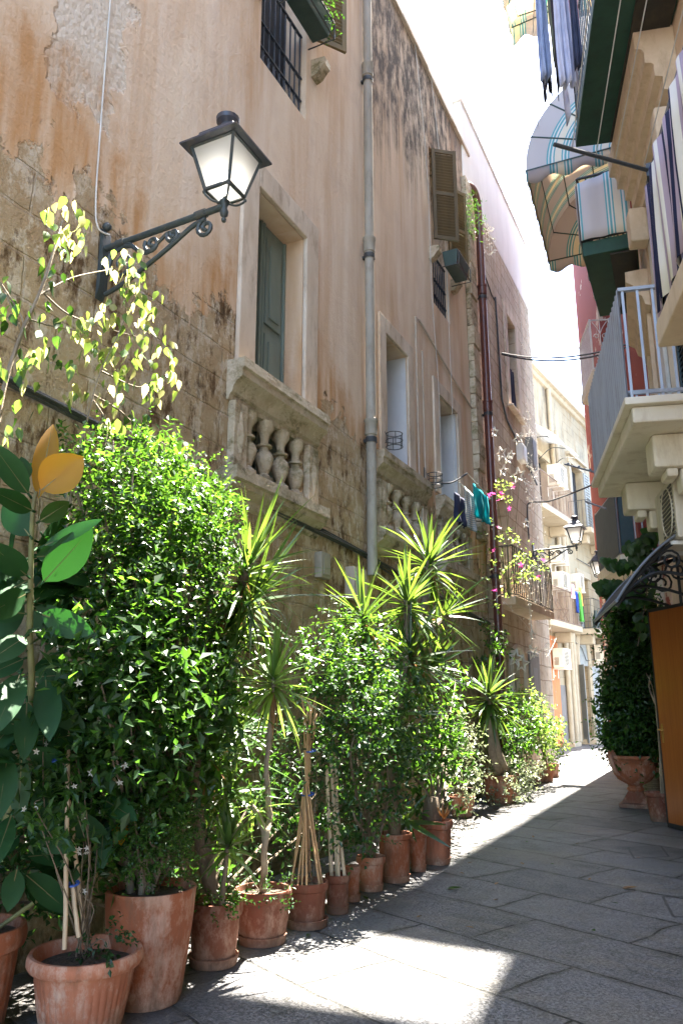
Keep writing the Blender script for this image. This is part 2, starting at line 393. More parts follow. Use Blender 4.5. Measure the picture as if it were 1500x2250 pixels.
def m_rubber():
    t = NT('glossy_rubber_leaf'); r = t.rnd(); p = t.pos()
    c = t.mix(t.noise(p, 14, 5, .65), (.010, .046, .015), (.026, .085, .024)); nrm = t.bump(t.noise(p, 45, 3), .25, .004)
    d = t.n('BsdfDiffuse', {'Color': c, 'Normal': nrm}); g = t.n('BsdfGlossy', {'Color': (.9, .95, .95, 1), 'Roughness': .58, 'Normal': nrm})
    a = t.n('MixShader', {0: .03, 1: d.outputs[0], 2: g.outputs[0]}); tl = t.n('BsdfTranslucent', {'Color': t.mix(r, (.012, .07, .008), (.035, .15, .012))})
    b = t.n('MixShader', {0: .26, 1: a.outputs[0], 2: tl.outputs[0]}); t.t.links.new(b.outputs[0], t.out.inputs[0]); M['leaf_rubber'] = t.m
m_rubber()
simple('bark', (.19, .145, .10), (.10, .075, .05), .9, 14, 60, .7, .01, streak=.35)
simple('bark_pale', (.30, .25, .18), (.18, .14, .10), .9, 14, 60, .7, .01, streak=.35)
simple('stem_green', (.16, .17, .06), (.11, .10, .04), .7, 10)
simple('cane', (.46, .29, .15), (.34, .20, .10), .6, 12, 50, .3, .003, streak=.2)
simple('cane_pale', (.55, .43, .30), (.42, .31, .20), .6, 12, 50, .3, .003, streak=.2)
simple('soil', (.055, .04, .028), (.11, .085, .06), .95, 30, 70, 1., .02)
simple('blue_tie', (.03, .09, .38), rough=.5)
simple('iron_black', (.028, .032, .034), (.05, .052, .05), .45, 20, 60, .3, .003, spec=.5)
simple('iron_green', (.03, .045, .05), (.05, .06, .06), .5, 12, 60, .3, .003, dirt=(.11, .09, .07))
simple('lamp_hat', (.035, .042, .062), (.055, .055, .07), .38, 8, 40, .2, .003, spec=.6, dirt=(.13, .11, .09))
simple('iron_blue', (.045, .06, .085), (.03, .035, .045), .5, 20)
simple('cable_black', (.03, .032, .035), (.055, .055, .055), .6, 20)
simple('cable_white', (.62, .60, .56), rough=.5)
simple('stone_frame', (.63, .54, .44), (.52, .42, .32), .9, 4, 25, .5, .008, streak=.4, dirt=(.24, .17, .11))
simple('stone_white', (.66, .61, .53), (.55, .48, .39), .85, 5, 30, .35, .006, dirt=(.42, .35, .27))
simple('marble', (.60, .60, .61), (.50, .51, .54), .5, 3, 30, .1, .003, streak=.5, dirt=(.40, .41, .45))
simple('cream_stone', (.64, .51, .36), (.56, .43, .29), .8, 4, 40, .25, .004, dirt=(.40, .29, .18))
simple('cream_paint', (.76, .69, .56), (.70, .62, .48), .8, 3, 40, .25, .004, dirt=(.45, .35, .23))
simple('tan_plaster', (.66, .50, .34), (.60, .44, .29), .85, 2, 40, .3, .006, streak=.3, dirt=(.42, .27, .15))
simple('white_plaster', (.88, .87, .84), (.80, .79, .76), .85, 2.5, 30, .4, .008, streak=.3)
simple('green_door', (.17, .215, .185), (.135, .175, .15), .6, 5, 30, .3, .004, streak=.2, dirt=(.16, .155, .13))
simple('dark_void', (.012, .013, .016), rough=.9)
simple('shutter_brown', (.105, .07, .028), (.075, .05, .02), .6, 8, 40, .3, .003, streak=.2)
simple('shutter_tan', (.17, .12, .05), (.12, .085, .035), .6, 8, 40, .3, .003, streak=.2)
simple('shutter_teal', (.018, .045, .055), (.03, .06, .07), .5, 8)
simple('shutter_pale', (.66, .70, .70), (.56, .60, .60), .6, 6)
simple('pipe_grey', (.34, .31, .26), (.27, .24, .19), .65, 5, 40, .3, .003, streak=.3, dirt=(.15, .125, .10))
simple('pipe_brown', (.13, .042, .030), (.10, .034, .025), .32, 6, 40, .15, .002, spec=.6)
simple('pipe_stone', (.50, .42, .34), (.40, .33, .26), .8, 5)
simple('aluminium', (.36, .39, .43), (.29, .31, .35), .42, 4, 40, .15, .003, metal=.2, streak=.25, dirt=(.20, .19, .18))
simple('grey_metal', (.20, .23, .28), (.17, .19, .23), .45, 6, 40, .15, .002, metal=.2)
simple('white_metal', (.78, .77, .74), (.68, .66, .62), .5, 8)
simple('ac_cream', (.66, .60, .49), (.58, .52, .42), .55, 5, 40, .1, .002, dirt=(.46, .39, .29))
simple('ac_grille', (.10, .095, .085), rough=.6)
simple('balcony_green', (.010, .050, .030), (.016, .065, .040), .7, 5, 40, .3, .004, dirt=(.014, .035, .024))
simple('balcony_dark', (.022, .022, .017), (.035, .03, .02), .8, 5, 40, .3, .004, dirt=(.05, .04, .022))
simple('far_stone', (.36, .305, .22), (.30, .25, .175), .85, 4, dirt=(.3, .25, .18))
simple('far_shutter', (.27, .285, .28), (.22, .235, .235), .6, 6)
simple('orange_wall', (.45, .17, .065), (.40, .145, .055), .85, 3)
simple('grey_dado', (.17, .155, .145), (.13, .12, .11), .85, 4, streak=.4)
def m_lampglass():
    t = NT('frosted_lamp_glass'); t.fin((.85, .83, .78), .3, spec=.4)
    a = t.n('MixShader', {0: .75, 1: t.b.outputs[0], 2: t.n('BsdfTranslucent', {'Color': (.97, .96, .93, 1)}).outputs[0]})
    b = t.n('MixShader', {0: .28, 1: a.outputs[0], 2: t.n('BsdfTransparent').outputs[0]})
    t.t.links.new(b.outputs[0], t.out.inputs[0]); M['lamp_glass'] = t.m
m_lampglass()
def m_bulb():
    t = NT('added_glow_bulb'); t.set(t.b.inputs['Base Color'], (.9, .88, .82)); t.set(t.b.inputs['Emission Color'], (1., .95, .86)); t.b.inputs['Emission Strength'].default_value = 1.3; M['bulb'] = t.m  # faint emission added so the lantern glass reads white
m_bulb()
simple('cement_grey', (.24, .25, .26), (.19, .20, .21), .7, 5)
simple('black_rubber', (.018, .02, .022), rough=.5)
simple('brass', (.65, .42, .14), (.5, .3, .1), .3, 10, metal=.9)
simple('plastic_green', (.02, .045, .04), (.03, .06, .05), .5, 10)
simple('mesh_wire', (.05, .06, .075), rough=.6)
simple('rust_rail', (.20, .13, .09), (.13, .09, .07), .6, 12)
simple('roof_glass', (.50, .58, .66), (.55, .62, .68), .15, 2)
simple('cloth_blue', (.33, .39, .56), (.24, .29, .44), .9, 8, 200, .2, .002)
simple('cloth_navy', (.018, .025, .06), (.03, .035, .07), .9, 8)
simple('cloth_olive', (.14, .15, .10), (.10, .11, .07), .9, 8)
simple('cloth_pink', (.62, .40, .48), (.55, .33, .42), .9, 8)
simple('cloth_lilac', (.52, .52, .64), (.42, .43, .56), .9, 8)
simple('cloth_black', (.012, .012, .022), rough=.9)
simple('star_white', (.80, .78, .70), rough=.4)
simple('moss', (.06, .085, .02), (.10, .11, .04), .95, 20)

def m_wood_door():
    t = NT('orange_wood_veneer'); p = t.pos()
    g = t.noise(t.scale(p, (22, 22, .55)), 2.2, 6, .7, .4); g2 = t.noise(t.scale(p, (70, 70, 1.2)), 2, 4, .6)
    col = t.mix(t.ramp(g, [(.35, 0), (.65, 1)]), (.36, .115, .022), (.27, .075, .013))
    col = t.mix(t.mul(t.ramp(g2, [(.45, 0), (.7, 1)]), .5), col, (.20, .05, .01))
    M['wood_door'] = t.fin(col, .3, t.bump(g2, .06, .002), spec=.5)
m_wood_door()

def m_red():
    t = NT('peeling_red_paint'); p = t.pos(); z = t.sep(p)[2]
    col = t.mix(t.noise(t.scale(p, (1,1,.4)), 2.2, 5, .65), (.33, .075, .052), (.27, .056, .04))
    pe = t.noise(t.scale(p, (1,1,.8)), 1.5, 7, .66)
    low = t.mul(t.sm(z, 6.5, 2.4), .14)
    pl = t.sm(t.math('ADD', pe, low), .61, .63)
    col = t.mix(pl, col, t.mix(t.noise(p, 6, 5), (.66, .52, .40), (.56, .40, .28)))
    col = t.mix(t.sm(z, 12.6, 12.65), col, (.80, .76, .68))  # unseen upper storeys made pale so they bounce white light, not red
    h = t.math('ADD', t.mul(pl, -1.), t.mul(t.noise(p, 30, 5), .5))
    M['red'] = t.fin(col, .8, t.bump(h, .6, .01), spec=.3)
m_red()

def m_back():
    t = NT('pale_limestone_blocks'); p = t.pos(); x, y, z = t.sep(p)
    br = t.n('TexBrick', {'Vector': t.comb(y, z, 0.), 'Color1': (.29, .235, .155), 'Color2': (.245, .19, .12), 'Mortar': (.16, .12, .075), 'Scale': 1., 'Mortar Size': .012, 'Brick Width': .6, 'Row Height': .3})
    col = t.mix(t.ramp(t.noise(p, .5, 5), [(.42, 0), (.58, 1)]), br.outputs['Color'], (.32, .275, .195))
    st = t.ramp(t.noise(t.scale(p, (1, 1.3, .6)), .8, 7, .72), [(.46, 0), (.62, 1)])
    col = t.mix(t.mul(t.mul(st, t.sm(z, 7.0, 11.8)), .75), col, (.10, .085, .07))
    col = t.mix(t.mul(t.ramp(t.noise(t.scale(p, (1, 2, .4)), 1.6, 6, .7), [(.52, 0), (.68, 1)]), .5), col, (.22, .13, .055))
    M['back'] = t.fin(col, .9, t.bump(t.noise(p, 12, 6, .7), .4, .02), spec=.2)
m_back()

def m_stripe(name, stops, period, axis, tmix=.5, tint=(1, .8, .45), rough=.85):
    """woven stripes; axis = function (node tree) -> scalar position in metres across the cloth"""
    t = NT(name); u = axis(t); f = t.math('FRACT', t.math('DIVIDE', u, period))
    cr = t.n('ValToRGB', {'Fac': f}); cr.color_ramp.interpolation = 'CONSTANT'; c = cr.color_ramp
    while len(c.elements) < len(stops): c.elements.new(.5)
    for e, (p_, col) in zip(c.elements, stops): e.position = p_; e.color = (*col, 1)
    t.fin(cr.outputs[0], rough, spec=.2)
    if tmix:
        tl = t.n('BsdfTranslucent', {'Color': t.mix(1., cr.outputs[0], tint, 'MULTIPLY')})
        mx = t.n('MixShader', {0: tmix, 1: t.b.outputs[0], 2: tl.outputs[0]})
        t.t.links.new(mx.outputs[0], t.out.inputs[0])
    M[name] = t.m
g_, w_, b_, c_ = (.60, .56, .57), (.78, .77, .74), (.16, .42, .48), (.80, .74, .62)
awn = [(0, g_), (.30, b_), (.335, w_), (.36, b_), (.41, w_), (.44, b_), (.47, c_), (.62, b_), (.65, w_), (.69, b_), (.735, w_), (.76, b_), (.80, g_)]
uvx = lambda t: t.sep(t.n('UVMap').outputs[0])[0]
m_stripe('awning_stripe', awn, .62, uvx, .66, (1., .90, .70))
m_stripe('awning_panel', awn, .62, uvx, .15)
pw, nv, cw = (.46, .37, .45), (.02, .025, .07), (.80, .78, .70)
m_stripe('curtain_stripe', [(0, cw), (.2, nv), (.36, pw), (.5, cw), (.62, pw), (.74, nv), (.86, pw)], .34, uvx, .15)
m_stripe('towel_stripe', [(0, (.30, .40, .45)), (.5, (.62, .62, .60))], .03, lambda t: t.sep(t.pos())[2], .2)
def m_cloth_tr(name, c, tr, tm=.5):
    t = NT(name); p = t.pos(); t.fin(t.mix(t.noise(p, 9, 4), c, tuple(x*.8 for x in c)), .85, spec=.2)
    mx = t.n('MixShader', {0: tm, 1: t.b.outputs[0], 2: t.n('BsdfTranslucent', {'Color': (*tr, 1)}).outputs[0]})
    t.t.links.new(mx.outputs[0], t.out.inputs[0]); M[name] = t.m
m_cloth_tr('cloth_turquoise', (.03, .42, .48), (.05, .55, .6))
m_cloth_tr('cloth_green', (.15, .45, .12), (.2, .6, .15)); m_cloth_tr('cloth_yellow', (.8, .55, .15), (.9, .6, .2)); m_cloth_tr('cloth_deep_blue', (.04, .10, .4), (.05, .12, .5))
m_cloth_tr('canopy_white', (.80, .79, .75), (.85, .83, .78), .5)
m_cloth_tr('canopy_sheet', (.10, .095, .09), (.16, .15, .14), .3)
def m_glass():
    t = NT('window_glass'); t.fin((.03, .04, .05), .06, spec=.6); M['glass'] = t.m
m_glass()
def m_tile_pillar():
    t = NT('slate_chip_cladding'); p = t.pos(); x, y, z = t.sep(p)
    br = t.n('TexBrick', {'Vector': t.comb(t.math('ADD', x, y), z, 0.), 'Color1': (.42, .36, .28), 'Color2': (.22, .19, .16), 'Mortar': (.08, .07, .06), 'Scale': 1., 'Mortar Size': .004, 'Brick Width': .12, 'Row Height': .028})
    M['slate_chips'] = t.fin(t.mix(t.noise(p, 15, 4), br.outputs['Color'], (.30, .26, .21)), .85, t.bump(br.outputs['Fac'], -.6, .01))
m_tile_pillar()
# ------------------------------------------------------------------ ground
def uv_by(o, fn):
    me = o.data; uv = me.uv_layers.new(name='UVMap'); off = parent_world(o)
    for lp in me.loops: uv.data[lp.index].uv = fn(me.vertices[lp.vertex_index].co+off)
g = MB(); g.quad((-60,-30,0), (60,-30,0), (60,120,0), (-60,120,0))
go = g.build('street_paving', M['paving']); go['kind'] = 'structure'; go['label'] = 'worn grey stone slabs paving the narrow alley'
# utility covers cut into the paving (thin dark iron edging lines)
def cover(pts, name_label, w=.018):
    mb = MB(); q = [at_z(*p, .004) for p in pts]
    for i in range(len(q)):
        a = q[i]; b = q[(i+1) % len(q)]; d = (b-a).normalized(); n = V((-d.y, d.x, 0))*w/2
        mb.quad(a-n, b-n, b+n, a+n)
    o = mb.build('utility_cover', M['cable_black']); tag(o, name_label, 'cover', 'stone utility covers let into the paving')
cover([(1455,1970), (1520,1970), (1545,2014), (1478,2014)], 'stone utility cover with dark edging at the right border of the paving')
cover([(1378,1862), (1450,1858), (1468,1882), (1392,1886)], 'narrow stone utility cover near the open orange door')
cover([(1228,1803), (1430,1801), (1440,1817), (1205,1820)], 'long stone drain cover between urn and shadow edge', .012)

# ------------------------------------------------------------------ walls with openings
def wall_holes(mb, O, Ud, Nd, u0, u1, z0, z1, holes, depth=.32):
    O = V(O); Ud = V(Ud); Nd = V(Nd); Z = V((0,0,1))
    us = sorted(set([u0, u1]+[h[0] for h in holes]+[h[1] for h in holes])); zs = sorted(set([z0, z1]+[h[2] for h in holes]+[h[3] for h in holes]))
    pt = lambda u, z, o=0: O+Ud*u+Z*z+Nd*o
    flip = Ud.cross(Z).dot(Nd) < 0
    def q(*p): mb.quad(*(p[::-1] if flip else p))
    for i in range(len(us)-1):
        for j in range(len(zs)-1):
            cu = (us[i]+us[i+1])/2; cz = (zs[j]+zs[j+1])/2
            if any(h[0] < cu < h[1] and h[2] < cz < h[3] for h in holes): continue
            q(pt(us[i], zs[j]), pt(us[i+1], zs[j]), pt(us[i+1], zs[j+1]), pt(us[i], zs[j+1]))
    for h in holes:
        a, b, c, d = h[:4]; D = -(h[4] if len(h) > 4 else depth)
        q(pt(a,c,D), pt(b,c,D), pt(b,c), pt(a,c)); q(pt(a,d), pt(b,d), pt(b,d,D), pt(a,d,D))
        q(pt(a,c), pt(a,d), pt(a,d,D), pt(a,c,D)); q(pt(b,c,D), pt(b,d,D), pt(b,d), pt(b,c))
        q(pt(a,c,D), pt(a,d,D), pt(b,d,D), pt(b,c,D))
YD = V((0,1,0)); XN = V((1,0,0))

# ================================================================== LEFT BUILDING A
HA = [(5.06, 5.93, 3.05, 5.75, .27), (7.97, 8.70, 4.12, 5.66, .34), (9.90, 10.78, 4.1, 5.6, .34), (5.06, 5.95, 7.15, 9.9, .35), (9.90, 10.68, 7.05, 9.75, .3),
      (7.95, 8.9, 3.35, 3.92, .10), (10.0, 10.95, 3.35, 3.88, .10)]
A = thing('plaster_house', 'tall house with peeling pinkish plaster over ochre stone along the left side of the alley', 'house')
mb = MB(); wall_holes(mb, (0,0,0), YD, XN, -9, 12.15, 0, 11.12, HA)
mb.box(-7, -.5, -9, 12.14, 0, 11.0); mb.quad((0,-9,0), (-.5,-9,0), (-.5,-9,11.12), (0,-9,11.12)); mb.quad((0,-9,11.12), (0,12.15,11.12), (-.55,12.15,11.12), (-.55,-9,11.12))
mb.build('wall', M['left'], A)
# coping, thin cornice line, set-back parapet
mb = MB()
y = -9.
while y < 12.1:
    L = U(.7, 1.3); y2 = min(y+L, 12.14); mb.box(-.45, .05+U(-.012, .012), y, y2-.006, 11.125, 11.185+U(-.012, .012)); y = y2
mb.build('coping', M['stone_frame'], A, bevel=.008)
mb = MB(); mb.box(-.42, -.12, -9, 12.1, 11.19, 12.05); mb.build('parapet', M['white_plaster'], A)

def frame_strip(mb, y0, y1, z0, z1, w, pr=.03, base=True):
    mb.box(.002, pr, y0-w, y0-.002, z0, z1+w); mb.box(.002, pr, y1+.002, y1+w, z0, z1+w); mb.box(.002, pr+.004, y0-.002, y1+.002, z1+.002, z1+w-.003)
# --- french door with balustrade
d = MB(); frame_strip(d, 5.06, 5.93, 3.93, 5.75, .25, .045); d.build('door_surround', M['stone_frame'], A, bevel=.012)
door = MB()
door.box(-.262, -.21, 5.07, 5.92, 3.05, 5.74)
dr = door.build('balcony_door', M['green_door'], A)
pn = MB()
for a, b in ((5.09, 5.47), (5.52, 5.90)):
    for z0, z1 in ((3.15, 3.85), (3.95, 4.62), (4.72, 5.62)):
        pn.box(-.21, -.188, a+.05, b-.05, z0, z1); pn.box(-.188, -.172, a+.10, b-.10, z0+.07, z1-.07)
    pn.box(-.21, -.18, a-.018, a+.012, 3.06, 5.73); pn.box(-.21, -.18, b-.012, b+.018, 3.06, 5.73)
pn.build('door_panel', M['green_door'], dr, bevel=.006)
def moulding(name, prof, y0, y1, mat=None, parent=None, x0=0.004):
    mb = MB(); n = max(2, int((y1-y0)/.25)); mb.sweep(prof, (x0, y0, 0), (x0, y1, 0), (1,0,0)); return mb.build(name, mat or M['carved'], parent or A, smooth=35)
railP = [(-.3, 3.62), (.02, 3.62), (.03, 3.66), (.055, 3.68), (.06, 3.72), (.09, 3.76), (.13, 3.785), (.145, 3.80), (.145, 3.86), (.165, 3.87), (.165, 3.95), (-.3, 3.955)]
ledgeP = [(0, 2.78), (.03, 2.80), (.04, 2.86), (.08, 2.89), (.115, 2.91), (.12, 2.95), (.15, 2.96), (.15, 3.05), (0, 3.058)]
def baluster_prof(h):
    P_ = [(.085,0), (.085,.13), (.07,.15), (.045,.2), (.055,.22), (.095,.36), (.105,.44), (.09,.50), (.05,.56), (.05,.60), (.085,.61), (.085,.64), (.05,.65), (.045,.72), (.055,.80), (.085,.88), (.085,1.)]
    return [(r*.80 if .14 < z < .87 else r*.9, z*h) for r, z in P_]
def wob(rr, z, t, i): return rr*(1+.05*math.sin(3*t+z*9))
def balustrade(name, y0, y1, dz, nb, eroded, seedv):
    random.seed(seedv)
    r_ = moulding(name, [(o*(1 if eroded < .5 else .8), z+dz) for o, z in railP], y0, y1)
    mb = MB(); mb.sweep([(o, z+dz) for o, z in ledgeP], (.004, y0-.04, 0), (.004, y1+.04, 0), (1,0,0)); mb.build('ledge', M['carved'], r_, smooth=35)
    mb = MB()
    for a, b in ((y0+.03, y0+.22), (y1-.22, y1-.03)):
        mb.box(.003, .07, a, b, 3.062+dz, 3.618+dz)
        c = (a+b)/2; m = (3.06+3.62)/2+dz
        mb.add([(.071, a+.03, m), (.071, c, m-.24), (.071, b-.03, m), (.071, c, m+.24), (.10, c, m)], [(0,1,4), (1,2,4), (2,3,4), (3,0,4)])
    mb.split('end_pier', M['carved'], r_, bevel=.01)
    for k in range(nb):
        yy = lerp(y0+.34, y1-.34, k/(nb-1)); mb = MB()
        mb.lathe(baluster_prof(.575), 12 if eroded < .5 else 10, (-.012 if eroded < .5 else .0, yy, 3.052+dz), wob, sq=0 if eroded < .5 else 3)
        mb.build('baluster', M['carved'], r_, smooth=50)
    return r_
balustrade('balustrade', 4.72, 6.2, 0, 4, 0, 3)
balustrade('balustrade', 7.62, 9.25, .12, 4, 1, 5)
balustrade('balustrade', 9.72, 11.2, .1, 4, 1, 6)
random.seed(11)
# dark sheets on the wall stand in for recess shade behind the near balusters
mb = MB(); mb.box(.002, .006, 4.95, 5.06, 3.06, 3.6); mb.box(.002, .006, 6.17, 5.99, 3.06, 3.6); mb.split('recess_shade', M['dark_void'], A)
# --- window 2 and 3: plaster frame, marble lining, sash with glass
def side_window(y0, y1, z0, z1):
    d = MB(); frame_strip(d, y0, y1, z0, z1, .2, .035); f = d.build('window_surround', M['stone_frame'], A, bevel=.01)
    m = MB(); m.box(-.335, -.004, y1-.012, y1-.002, z0+.01, z1-.01); m.box(-.335, -.004, y0+.002, y0+.012, z0+.01, z1-.01); m.box(-.33, .05, y0-.05, y1+.05, z0-.052, z0-.004)
    m.build('marble_lining', M['marble'], f)
    s = MB()
    for a, b in ((y0+.014, y0+.07), ((y0+y1)/2-.035, (y0+y1)/2+.035), (y1-.07, y1-.014)): s.box(-.325, -.27, a, b, z0+.012, z1-.012)
    for a, b in ((z0+.012, z0+.08), (z1-.09, z1-.012), (z0+(z1-z0)*.62, z0+(z1-z0)*.62+.05)): s.box(-.325, -.272, y0+.014, y1-.014, a, b)
    s.build('window_sash', M['green_door'], f, bevel=.005)
    gl = MB(); gl.quad((-.30, y0+.02, z0+.02), (-.30, y1-.02, z0+.02), (-.30, y1-.02, z1-.02), (-.30, y0+.02, z1-.02)); gl.build('pane', M['glass'], f)
side_window(7.97, 8.70, 4.12, 5.66); side_window(9.90, 10.78, 4.1, 5.6)
# --- upper grilled windows with shutters
def shutter(y0, dirv, w, z0, z1, mat, parent, thick=.035):
    o = V((.03, y0, 0)); dv = V((*dirv, 0)).normalized(); nv_ = V((-dv.y, dv.x, 0)); mb = MB(); Z = V((0,0,1))
    fw = .055
    mb.fbox(o+Z*z0, dv*fw, nv_*thick, Z*(z1-z0)); mb.fbox(o+dv*(w-fw)+Z*z0, dv*fw, nv_*thick, Z*(z1-z0))
    for z in (z0, (z0+z1)/2-.03, z1-fw-.02): mb.fbox(o+dv*fw+Z*(z)+nv_*.002, dv*(w-2*fw), nv_*(thick-.004), Z*(fw+.01))
    fr = mb.build('shutter', mat, parent, bevel=.004)
    sl_ = MB(); z = z0+.09
    while z < z1-.1:
        if abs(z-(z0+z1)/2) > .05: sl_.fbox(o+dv*fw+Z*z+nv_*.004, dv*(w-2*fw), nv_*(thick-.008)-Z*.032, Z*.009)
        z += .05
    sl_.build('slats', mat, fr)
def grille(y0, y1, z0, z1, pierce):
    mb = MB(); n = 8
    for k in range(n+1): yy = lerp(y0+.04, y1-.04, k/n); mb.tube([(-.06, yy, z0+.02), (-.06, yy, z1)], .009, 5)
    for z in (z0+.06, z0+.24, z0+.52, z1-.02): mb.box(-.075, -.045, y0+.01, y1-.01, z-.008, z+.008)
    for k in range(n):
        yy = lerp(y0+.04, y1-.04, (k+.5)/n)
        mb.tube([(-.06, yy+.04*math.cos(t), z0+.15+.07*math.sin(t)) for t in [i*.7 for i in range(10)]], .006, 4)
    return mb.build('window_grille', M['iron_blue'], A)
for (y0, y1, z0, z1, zt) in ((5.06, 5.95, 7.15, 9.9, 8.22), (9.90, 10.68, 7.05, 9.75, 8.0)):
    g_o = grille(y0, y1, z0, zt, 0)
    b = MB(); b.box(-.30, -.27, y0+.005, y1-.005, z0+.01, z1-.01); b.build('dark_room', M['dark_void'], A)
    b = MB()
    for a in (y0-.16, y1+.10):
        b.sweep([(0,0), (.07,.02), (.13,.10), (.16,.12), (.16,.20), (0,.22)], (.003, a, z0+.62), (.003, a+.13, z0+.62), (1,0,0))
    b.split('shelf_bracket', M['carved'], A, smooth=40)
shutter(5.98, (.30, .42), .44, 8.22, 10.2, M['shutter_tan'], A)
shutter(9.95, (.33, .26), .40, 8.14, 9.74, M['shutter_brown'], A); shutter(10.72, (.16, .30), .42, 8.05, 9.60, M['shutter_tan'], A)
# --- pilaster of quoins where the two houses meet, pipes
mb = MB(); z = 3.8
while z < 10.3:
    h = U(.24, .34); mb.box(.003, .10+U(-.015, .02), 11.62, 11.98+U(-.02, .03), z, z+h-.01); z += h
mb.build('quoins', M['carved'], A, bevel=.015)
def pipe(name, y, z0, z1, r, mat, parent, off=.03, joints=(), foot=None):
    mb = MB(); x = r+off; pts = [(x, y, z0), (x, y, z1)]
    if foot: pts = [(x+.03, y, z0), (x, y, z0+.25), (x, y, z1)]
    mb.tube(pts, r, 14)
    for z in joints: mb.lathe([(r*1.02, z-.06), (r*1.22, z-.05), (r*1.22, z+.09), (r*1.35, z+.10), (r*1.35, z+.13), (r*1.02, z+.14)], 14, (x, y, 0))
    o = mb.build(name, mat, parent, smooth=40)
    c = MB()
    for z in joints: c = MB(); c.lathe([(r*1.16, z-.14), (r*1.18, z-.12), (r*1.18, z-.10), (r*1.16, z-.08)], 12, (x, y, 0)); c.box(0.002, x-r*.9, y-.02, y+.02, z-.125, z-.095); c.build('clamp', M['cable_black'], o, smooth=40)
    pass
pipe('downpipe', 7.36, 2.6, 11.3, .056, M['pipe_grey'], A, joints=(4.2, 6.45, 8.9))
# pipe chase: small grey conduit runs on the facade
mb = MB()
mb.tube([(.02, 9.05, 4.0), (.02, 9.05, 6.4), (.02, 9.2, 6.42), (.02, 10.6, 6.15), (.02, 11.6, 6.0), (.05, 12.0, 6.0)], .014, 6)
mb.tube([(.015, 9.3, 3.0), (.015, 9.3, 6.0)], .012, 5)
mb.build('conduit', M['pipe_stone'], A, smooth=60)

# ================================================================== LEFT BUILDING B (ashlar)
HB = [(14.45, 15.15, 7.15, 9.05, .4), (12.95, 13.75, 2.95, 5.0, .35), (13.1, 14.0, 0.0, 2.25, .35)]
B = thing('ashlar_house', 'house of bare pinkish stone blocks with white rooftop wall at the alley bend', 'house')
mb = MB(); wall_holes(mb, (.012,0,0), YD, XN, 12.15, 16.9, 0, 10.3, HB)
mb.box(-6, -.5, 12.16, 16.88, 0, 10.25); mb.quad((.012,16.9,0), (-6,16.9,0), (-6,16.9,10.3), (.012,16.9,10.3)); mb.quad((.012,12.15,10.3), (.012,16.9,10.3), (-.6,16.9,10.3), (-.6,12.15,10.3))
mb.build('wall', M['ashlar'], B)
mb = MB(); mb.box(-.4, .02, 11.75, 16.92, 10.305, 12.05); mb.box(-.42, .05, 11.70, 16.95, 12.055, 12.12); mb.box(-.6, -.45, 10.5, 15.5, 10.4, 13.0)
mb.build('rooftop_wall', M['white_plaster'], B, bevel=.01)
mb = MB(); mb.box(.004, .045, 14.22, 14.448, 7.0, 9.28); mb.box(.004, .045, 15.152, 15.38, 7.0, 9.28); mb.box(.004, .05, 14.448, 15.152, 9.052, 9.28); mb.box(.004, .12, 14.2, 15.4, 6.95, 7.0)
mb.build('window_surround', M['stone_frame'], B, bevel=.012)
mb = MB(); mb.box(-.37, -.33, 14.46, 15.14, 7.16, 9.04); mb.build('window_dark', M['dark_void'], B)
mb = MB(); mb.box(-.32, -.28, 12.96, 13.74, 2.95, 4.98); mb.build('balcony_door', M['shutter_pale'], B)
mb = MB(); mb.box(-.32, -.28, 13.11, 13.99, .01, 2.24); mb.build('street_door', M['shutter_pale'], B)
# arched niche above door with number plate
mb = MB(); n = 14; pts = [(.03, 13.85+.5*math.cos(math.pi*k/n), 1.85+.42*math.sin(math.pi*k/n)) for k in range(n+1)]
mb.tube([(.03, 14.35, .1)]+pts+[(.03, 13.35, .1)], .05, 8); mb.build('door_arch', M['stone_white'], B, smooth=40)
pipe('downpipe', 12.28, 0.1, 10.05, .068, M['pipe_brown'], B, off=.05, joints=(3.4, 6.2, 8.4), foot=1)
mb = MB(); mb.tube(spline([(-.05, 11.95, 10.45), (.08, 12.05, 10.4), (.118, 12.2, 10.25), (.118, 12.28, 10.0)]), .068, 12); mb.build('pipe_elbow', M['pipe_brown'], B, smooth=40)
pipe('side_pipe', 12.62, 2.7, 4.1, .05, M['pipe_stone'], B, joints=())
mb = MB(); mb.tube([(.03, 13.6, 9.0), (.03, 13.7, 6.9), (.03, 14.0, 6.6), (.03, 15.6, 6.2), (.05, 16.4, 5.9)], .018, 6); mb.tube([(.03, 12.6, 9.2), (.03, 13.3, 8.9), (.03, 13.55, 8.9)], .012, 5)
mb.build('conduit', M['cable_black'], B, smooth=60)
# rooftop glass screen on a metal frame
mb = MB(); fr_pts = [at_x(985,185,-.25), at_x(1085,385,-.25)]
zt = 13.0
mb.bar((-.25, 11.6, zt), (-.25, 15.4, zt), .06, .05); mb.bar((-.25, 11.6, 12.2), (-.25, 15.4, 12.2), .06, .05)
for yy in (11.6, 12.9, 14.2, 15.4): mb.bar((-.25, yy, 12.06), (-.25, yy, 13.0), .06)
o = mb.build('roof_screen', M['white_metal'], B)
mb = MB(); mb.box(-.255, -.245, 11.65, 15.35, 12.25, 12.95); mb.build('pane', M['roof_glass'], o)
